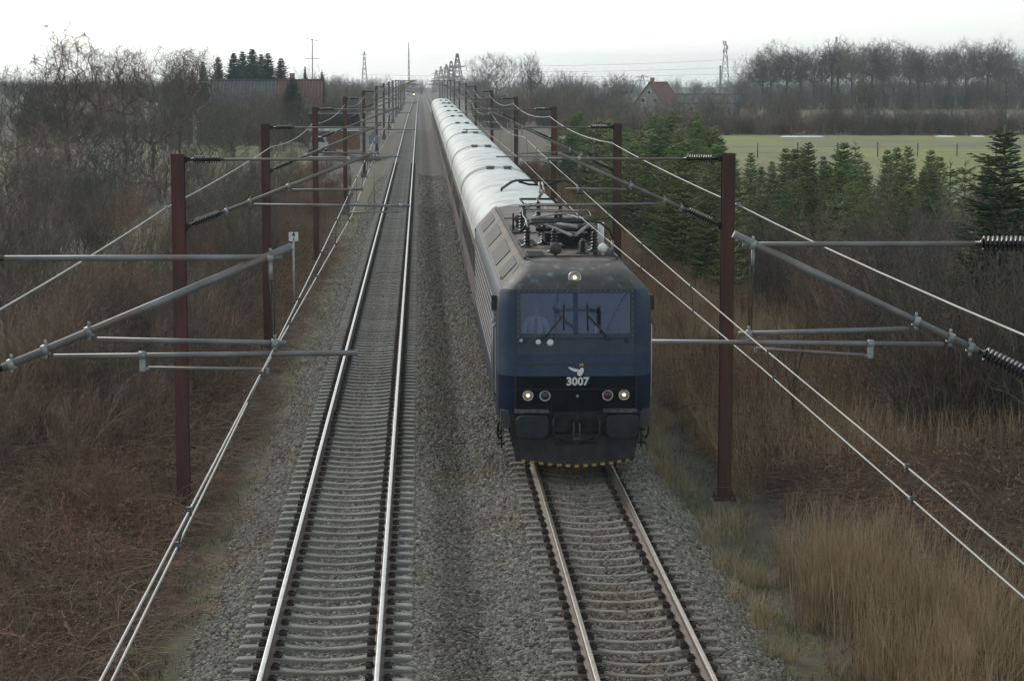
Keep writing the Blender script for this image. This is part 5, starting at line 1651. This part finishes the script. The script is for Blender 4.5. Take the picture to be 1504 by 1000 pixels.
# saplings in the scrub on the right bank
sap = Grow(90); cfg_min[0] = .004
for k in range(3): sap.branch(Vector((k * .12, 0, -.1)), Vector((random.uniform(-.15, .15), random.uniform(-.1, .1), 1)).normalized(), 2.6, .022, 0, [(7, .07, .05, 1.2, .4, (.4, .9), .3, .7), (4, .14, .05, 1.2, .5, (.3, .9), .3, .6), (2, .2, 0, 0, .5, (.3, .9), .3, .5)])
sm1 = seg_mesh('sapling', sap.arrays(0, 9), 4); sm1.materials.append(M['twig_olive'])
for x, y, s, lab in ((10.1, 46, 1.0, 'forked leafless sapling in the rust coloured brambles'), (8.2, 49, 1.1, 'thin leafless sapling behind the reeds near the right front mast'), (12.2, 44, 1.15, 'leafless sapling at the right picture edge above the brambles'), (11.4, 50, 1.3, 'taller leafless sapling in the scrub between the two others')):
    o = link('sapling', sm1, None, None, (x, y, prof(x)), random.uniform(0, 6)); o.scale = (s, s, s)
    setp(o, lab, 'sapling', 'saplings on the right bank')

# ------------------------------------------------------------------ buildings
def gable_house(name, X, Y, w, dpt, eave, ridge, wallm, roofm, label, rz=0.0, ribs=0, ov=.35, windows=(), chim=None, z0=0.2, gable_front=False):
    t = thing(name, (X, Y, z0), label, 'house', rz=rz)
    # ridge along local x
    poly = [(-dpt / 2, 0), (dpt / 2, 0), (dpt / 2, eave), (0, ridge - .05), (-dpt / 2, eave)]
    MB().prism(poly, 'x', -w / 2, w / 2).build('wall', wallm, t)
    sl = (ridge - eave) / (dpt / 2); e_ = eave - ov * sl
    th = .14
    rf = MB()
    for s in (-1, 1):
        rf.add([(-w / 2 - ov, s * (dpt / 2 + ov), e_ + .03), (w / 2 + ov, s * (dpt / 2 + ov), e_ + .03), (w / 2 + ov, 0, ridge + .03), (-w / 2 - ov, 0, ridge + .03),
                (-w / 2 - ov, s * (dpt / 2 + ov), e_ + .03 + th), (w / 2 + ov, s * (dpt / 2 + ov), e_ + .03 + th), (w / 2 + ov, 0, ridge + .03 + th), (-w / 2 - ov, 0, ridge + .03 + th)],
               [(0, 1, 2, 3), (4, 5, 6, 7), (0, 1, 5, 4), (1, 2, 6, 5), (3, 0, 4, 7)])
        if ribs:
            for i in range(ribs):
                x = -w / 2 - ov + (w + 2 * ov) * (i + .5) / ribs
                a = Vector((x, s * (dpt / 2 + ov), e_ + .03 + th)); c = Vector((x, 0, ridge + .03 + th))
                rf.tube(a, c, .07, n=5)
    ro = rf.build('roof', roofm, t)
    MB().tube((-w / 2 - ov, 0, ridge + th + .04), (w / 2 + ov, 0, ridge + th + .04), .12, n=6).build('ridge_cap', roofm, ro)
    for fx, zc, ww, hh, face in windows:
        if face == 'front':
            fr2 = MB().box((fx, -dpt / 2 - .02, zc), (ww, .08, hh)).build('window', M['white'], t)
            MB().box((fx, -dpt / 2 - .065, zc), (ww * .8, .03, hh * .8)).build('pane', M['pane'], fr2)
        else:
            fr2 = MB().box((-w / 2 - .02, fx, zc), (.08, ww, hh)).build('window', M['white'], t)
            MB().box((-w / 2 - .065, fx, zc), (.03, ww * .8, hh * .8)).build('pane', M['pane'], fr2)
    if chim is not None:
        c_ = MB().box((chim, 0, ridge + .35), (.6, .6, 1.2)); c_.box((chim, 0, ridge + .95), (.7, .7, .1)); c_.build('chimney', M['brick_wall'], ro)
    return t
Yh = 275
gable_house('farm_building', gx(368, Yh + 8), Yh + 8, 8.6, 9, 3.0, 6.2, M['brick_wall'], M['roof_dark'], 'long building with dark ribbed roof half hidden by bushes', ribs=22, windows=((-2, 1.5, 1.2, 1.2, 'front'), (1.5, 1.5, 1.2, 1.2, 'front')))
gable_house('house', gx(440, Yh), Yh, 5.2, 8.4, 2.6, 6.3, M['brick_wall'], M['roof_brown'], 'ochre brick house with red tiled roof behind the left masts', ribs=16, windows=((-1.2, 1.4, 1.1, 1.2, 'front'), (1.0, 1.4, 1.1, 1.2, 'front')), chim=-.8)
sx_ = gx(492, 222)
sh = thing('carport', (sx_, 222, .1), 'low open shed with blue grey roof beside the left masts', 'shed')
MB().box((0, 0, 2.9), (4.9, 5.5, .12), (R(-14), 0, 0)).build('roof', M['roof_grey'], sh)
for i in range(14): MB().box((-2.35 + i * .36, 0, 2.98), (.07, 5.5, .07), (R(-14), 0, 0)).build('roof_rib', M['roof_grey'], sh)
MB().box((0, -2.72, 2.02), (4.9, .1, .3)).build('fascia', M['white'], sh)
for x in (-2.3, 0, 2.3): MB().box((x, -2.6, .95), (.14, .14, 1.9)).build('post', M['wood_grey'], sh)
MB().box((0, 2.5, 1.6), (4.8, .1, 3.4)).build('wall', M['brick_wall'], sh)
cr_ = thing('parked_car', (gx(468, 216), 216, .1), 'white car parked in front of the open shed', 'car')
MB().prism([(-.85, .28), (.85, .28), (.87, .8), (.7, .95), (.6, 1.42), (-.6, 1.42), (-.7, .95), (-.87, .8)], 'y', -2.0, 2.0).build('body', M['car_white'], cr_)
MB().prism([(-.62, .97), (.62, .97), (.54, 1.36), (-.54, 1.36)], 'y', -2.03, 2.03).build('window', M['pane'], cr_)
for x in (-.75, .75):
    for y in (-1.3, 1.3): MB().lathe((x - .1, y, .31), (1, 0, 0), [(0, .31), (.2, .31)], 14).build('wheel', M['black'], cr_)
# right: farmhouse and barn
Yf = 400
fh = gable_house('farmhouse', gx(966, Yf), Yf, 9, 5.6, 2.2, 5.9, M['wall_white'], M['roof_red'], 'white farmhouse with red gable roof behind the hedge', rz=R(64), windows=((-1.1, 2.9, .7, .9, 'end'), (1.1, 2.9, .7, .9, 'end'), (0, 4.3, .6, .7, 'end')), chim=-3, z0=-.3)
gable_house('barn', gx(1035, Yf + 8), Yf + 8, 12.5, 7, 2.2, 3.6, M['wall_white'], M['roof_dark'], 'long low barn with grey roof right of the farmhouse', windows=((-3, 1.2, 1, 1, 'front'), (2, 1.2, 1, 1, 'front')), z0=-.2)
# television aerial behind the houses
ta = thing('television_aerial', (gx(460, 285), 285, .2), 'thin television aerial mast between the red roof and the conifers', 'aerial')
zt = hz(57, 285) - .2
MB().tube((0, 0, 0), (0, 0, zt), .07, n=6).build('pole', M['lattice'], ta)
a_ = MB().tube((-.8, 0, zt), (.9, .2, zt - .35), .035, n=5)
for i in range(5): a_.tube((-.7 + i * .36, -.35, zt - .04 - i * .07), (-.7 + i * .36, .35, zt - .04 - i * .07), .025, n=4)
a_.build('aerial_head', M['lattice'], ta)
MB().tube((-.9, 0, zt - 2.5), (.9, 0, zt - 2.5), .035, n=5).build('cross_arm', M['lattice'], ta)

# ------------------------------------------------------------------ distant masts and pylons
def pylon(px, Y, top, base_w, arms, label, name='pylon', th=.16, cat='pylon'):
    X = gx(px, Y); zg = zdown(Y); H = hz(top, Y) - zg
    t = thing(name, (X, Y, zg), label, cat, 'distant masts and pylons', rz=random.uniform(-.4, .4))
    lat = MB(); n = 9
    def half(f): return base_w / 2 * (1 - f) ** 1.0 + base_w * .06
    for k in range(n):
        f0 = k / n; f1 = (k + 1) / n
        c0 = [(half(f0) * sx, half(f0) * sy, H * f0) for sx, sy in ((-1, -1), (1, -1), (1, 1), (-1, 1))]
        c1 = [(half(f1) * sx, half(f1) * sy, H * f1) for sx, sy in ((-1, -1), (1, -1), (1, 1), (-1, 1))]
        for i in range(4):
            lat.tube(c0[i], c1[i], th, n=4, caps=False)
            lat.tube(c0[i], c1[(i + 1) % 4], th * .6, n=4, caps=False)
            lat.tube(c0[(i + 1) % 4], c1[i], th * .6, n=4, caps=False)
    lat.build('lattice', M['lattice'], t)
    for f, w in arms:
        z = H * f
        a_ = MB().tube((-w / 2, 0, z), (w / 2, 0, z), th * .9, n=4); a_.tube((-w / 2, 0, z), (0, 0, z + w * .12), th * .6, n=4); a_.tube((w / 2, 0, z), (0, 0, z + w * .12), th * .6, n=4)
        a_.build('cross_arm', M['lattice'], t)
    return t
rt = pylon(1064, 800, 60, 3.2, [(.92, 1.6), (.8, 1.4)], 'slender lattice radio tower right of the barn', 'radio_tower', .07, 'tower')
for z, x in ((.97, -.8), (.88, .7), (.82, -.7), (.7, .7)):
    zt2 = (hz(60, 800) - zdown(800)) * z
    MB().tube((x, -.3, zt2 - .7), (x, -.3, zt2 + .7), .22, n=6).build('antenna', M['wall_white'], rt)
ch = thing('chimney', (gx(1057, 790), 790, zdown(790)), 'thin pale chimney pipe beside the radio tower', 'chimney')
MB().lathe((0, 0, 0), (0, 0, 1), [(0, .45), (hz(97, 790) - zdown(790), .32), (hz(97, 790) - zdown(790) + .1, .32)], 10).build('pipe', M['wall_white'], ch)
MB().lathe((0, 0, hz(97, 790) - zdown(790) - .5), (0, 0, 1), [(0, .36), (.2, .4), (.4, .36)], 10).build('collar', M['lattice'], ch)
pylon(536, 900, 76, 2.6, [(.93, 2.2), (.62, 2.0)], 'lattice mast left of the tracks above the catenary', 'lattice_mast', .08)
pylon(601, 1150, 62, .9, [], 'needle thin mast standing above the end of the tracks', 'slim_mast', .13)
pylon(672, 700, 79, 4.0, [(.72, 5), (.45, 6)], 'largest power pylon right of the vanishing tracks', 'pylon', .13)
for i, (px, Y, tp) in enumerate(((663, 950, 90), (656, 1150, 95), (648, 1350, 98), (641, 1600, 103))):
    pylon(px, Y, tp, 4.5, [(.8, 7), (.55, 8)], 'power pylon, %s behind the largest one' % ('first', 'second', 'third', 'fourth')[i], 'pylon', .17)
pylon(1226, 640, 54, 2.4, [(.9, 2)], 'lattice mast top rising behind the long far wood', 'lattice_mast', .045)
pylon(943, 1500, 110, 5, [(.85, 9), (.6, 11)], 'small distant pylon above the farmhouse roof', 'pylon', .2)
for k, (pa, pb, ya, yb) in enumerate(((660, 1100, 97, 86), (660, 1100, 104, 98), (540, 1100, 110, 108))):
    A = Vector((gx(pa, 950), 950, hz(ya, 950))); Bv = Vector((gx(pb, 980), 980, hz(yb, 980)))
    w_ = MB().path([A + (Bv - A) * t - Vector((0, 0, 4 * 1.2 * t * (1 - t))) for t in [i / 14 for i in range(15)]], .05, 4)
    setp(w_.build('power_line', M['lattice']), ('uppermost', 'middle', 'lowest')[k] + ' thin power line crossing the sky right of the tracks', 'power line', 'distant power lines')

# ------------------------------------------------------------------ small trackside things
kx_, ky_ = gx(432, 79, 420), 79.0
km = thing('distance_post', (kx_, ky_, prof(kx_)), 'white kilometre sign reading 4 on a grey post left of the track', 'sign')
z1 = hz(340, ky_) - prof(kx_); z0_ = hz(353, ky_) - prof(kx_)
MB().tube((0, 0, -.1), (0, 0, z1 - .02), .035, n=8).build('post', M['steel_post'], km)
bd_ = MB().box((0, -.045, (z1 + z0_) / 2), (.33, .02, z1 - z0_)).build('board', M['white'], km)
for txt, sz, zz in (('4', .24, (z1 + z0_) / 2 + .06), ('4', .13, (z1 + z0_) / 2 - .10)):
    me = text_mesh(txt, sz, .003, .004)
    for v in me.vertices: v.co = (v.co.x, -.058 - v.co.z, v.co.y + zz)
    me.materials.clear(); me.materials.append(M['black'])
    link('numeral', me, None, bd_)
mh = thing('manhole', (gx(262, 45, 690), 45.0, prof(-4.6)), 'round grey concrete manhole lid behind the left front mast', 'manhole')
MB().lathe((0, 0, -.1), (0, 0, 1), [(0, .34), (.16, .34)], 20).build('shaft_ring', M['dark_concrete'], mh)
MB().lathe((0, 0, .062), (0, 0, 1), [(0, .37), (.06, .37), (.075, .34)], 20).build('lid', M['concrete'], mh)
sl_ = thing('concrete_slab', (5.0, 52.5, prof(5.0) + .1), 'flat grey concrete slab at the ballast edge right of the locomotive', 'slab')
MB().box((0, 0, 0), (.62, .7, .12)).build('slab', M['concrete'], sl_); MB().box((0, 0, .065), (.1, .1, .02)).build('lifting_eye', M['under'], sl_)
sg_ = thing('track_sign', (gx(549, 128), 128, prof(-3.4)), 'blue grey board sign facing away beside the left track', 'sign')
zc = hz(203, 128) - prof(-3.4)
MB().tube((0, 0, -.1), (0, 0, zc + .4), .04, n=8).build('post', M['steel_post'], sg_)
MB().prism([(-.28, zc - .3), (.28, zc - .3), (.28, zc + .1), (.0, zc + .42), (-.28, zc + .1)], 'y', -.05, -.03).build('board', M['sign_blue'], sg_)
sgl = thing('signal_post', (gx(608, 520), 520, zdown(520) - .5), 'far signal with a tiny white light at the end of the track', 'signal')
zl = hz(139, 520) - zdown(520) + .5
MB().tube((0, 0, 0), (0, 0, zl + .4), .07, n=8).build('post', M['steel_post'], sgl)
MB().box((0, 0, zl), (.5, .2, .9)).build('head', M['black'], sgl)
MB().lathe((0, -.1, zl), (0, -1, 0), [(0, .16), (.04, .14)], 12).build('lamp', M['lamp_on'], sgl)
# snow remains by the hedge
for px, w, lab in ((1163, 1.6, 'narrow streak of old snow at the field hedge, leftmost'), (1190, 1.7, 'short streak of old snow right beside the leftmost one'), (1388, 1.4, 'small streak of old snow before the right part of the hedge'), (1436, .8, 'smallest patch of old snow, rightmost by the hedge')):
    X = gx(px, 259); n = 14
    top = [(w * math.cos(6.283 * i / n) * random.uniform(.8, 1.1), 1.6 * math.sin(6.283 * i / n) * random.uniform(.7, 1.1)) for i in range(n)]
    V = [(x, y, -.02) for x, y in top] + [(x * .7, y * .7, .05) for x, y in top] + [(0, 0, .07)]
    o = MB().add(V, [(i, (i + 1) % n, n + (i + 1) % n, n + i) for i in range(n)] + [(n + i, n + (i + 1) % n, 2 * n) for i in range(n)], True).build('snow_patch', M['snow'], None, (X, 259, prof(X) + .13))
    setp(o, lab, 'snow', 'snow remains by the hedge')
# field fence
fc_ = thing('wire_fence', (0, 0, 0), 'thin wire fence with wooden posts at the near edge of the green field', 'fence')
fp = []
for i in range(16):
    X = 26 + i * 3.6; Y = 196 + .3 * i
    MB().tube((X, Y, prof(X) - .1), (X + random.uniform(-.05, .05), Y, prof(X) + random.uniform(1.25, 1.5)), .07, n=6).build('post', M['wood_grey'], fc_)
    fp.append((X, Y))
for z in (.55, 1.05):
    MB().path([(X, Y - .06, prof(X) + z) for X, Y in fp], .012, 4).build('wire', M['wire'], fc_)

# ------------------------------------------------------------------ air
HZ = bpy.data.materials.new('haze'); HZ.use_nodes = True
nt = HZ.node_tree; nt.nodes.remove(nt.nodes['Principled BSDF'])
pv = nt.nodes.new('ShaderNodeVolumePrincipled')
pv.inputs['Color'].default_value = (0.74, 0.91, 1.0, 1)
pv.inputs['Density'].default_value = 0.00023
pv.inputs['Anisotropy'].default_value = 0.0
nt.links.new(pv.outputs[0], nt.nodes['Material Output'].inputs['Volume'])
o = MB().box((0, 1290, 6), (3100, 2680, 40)).build('haze', HZ)
setp(o, 'pale winter haze thickening towards the horizon', 'haze', kind='stuff')
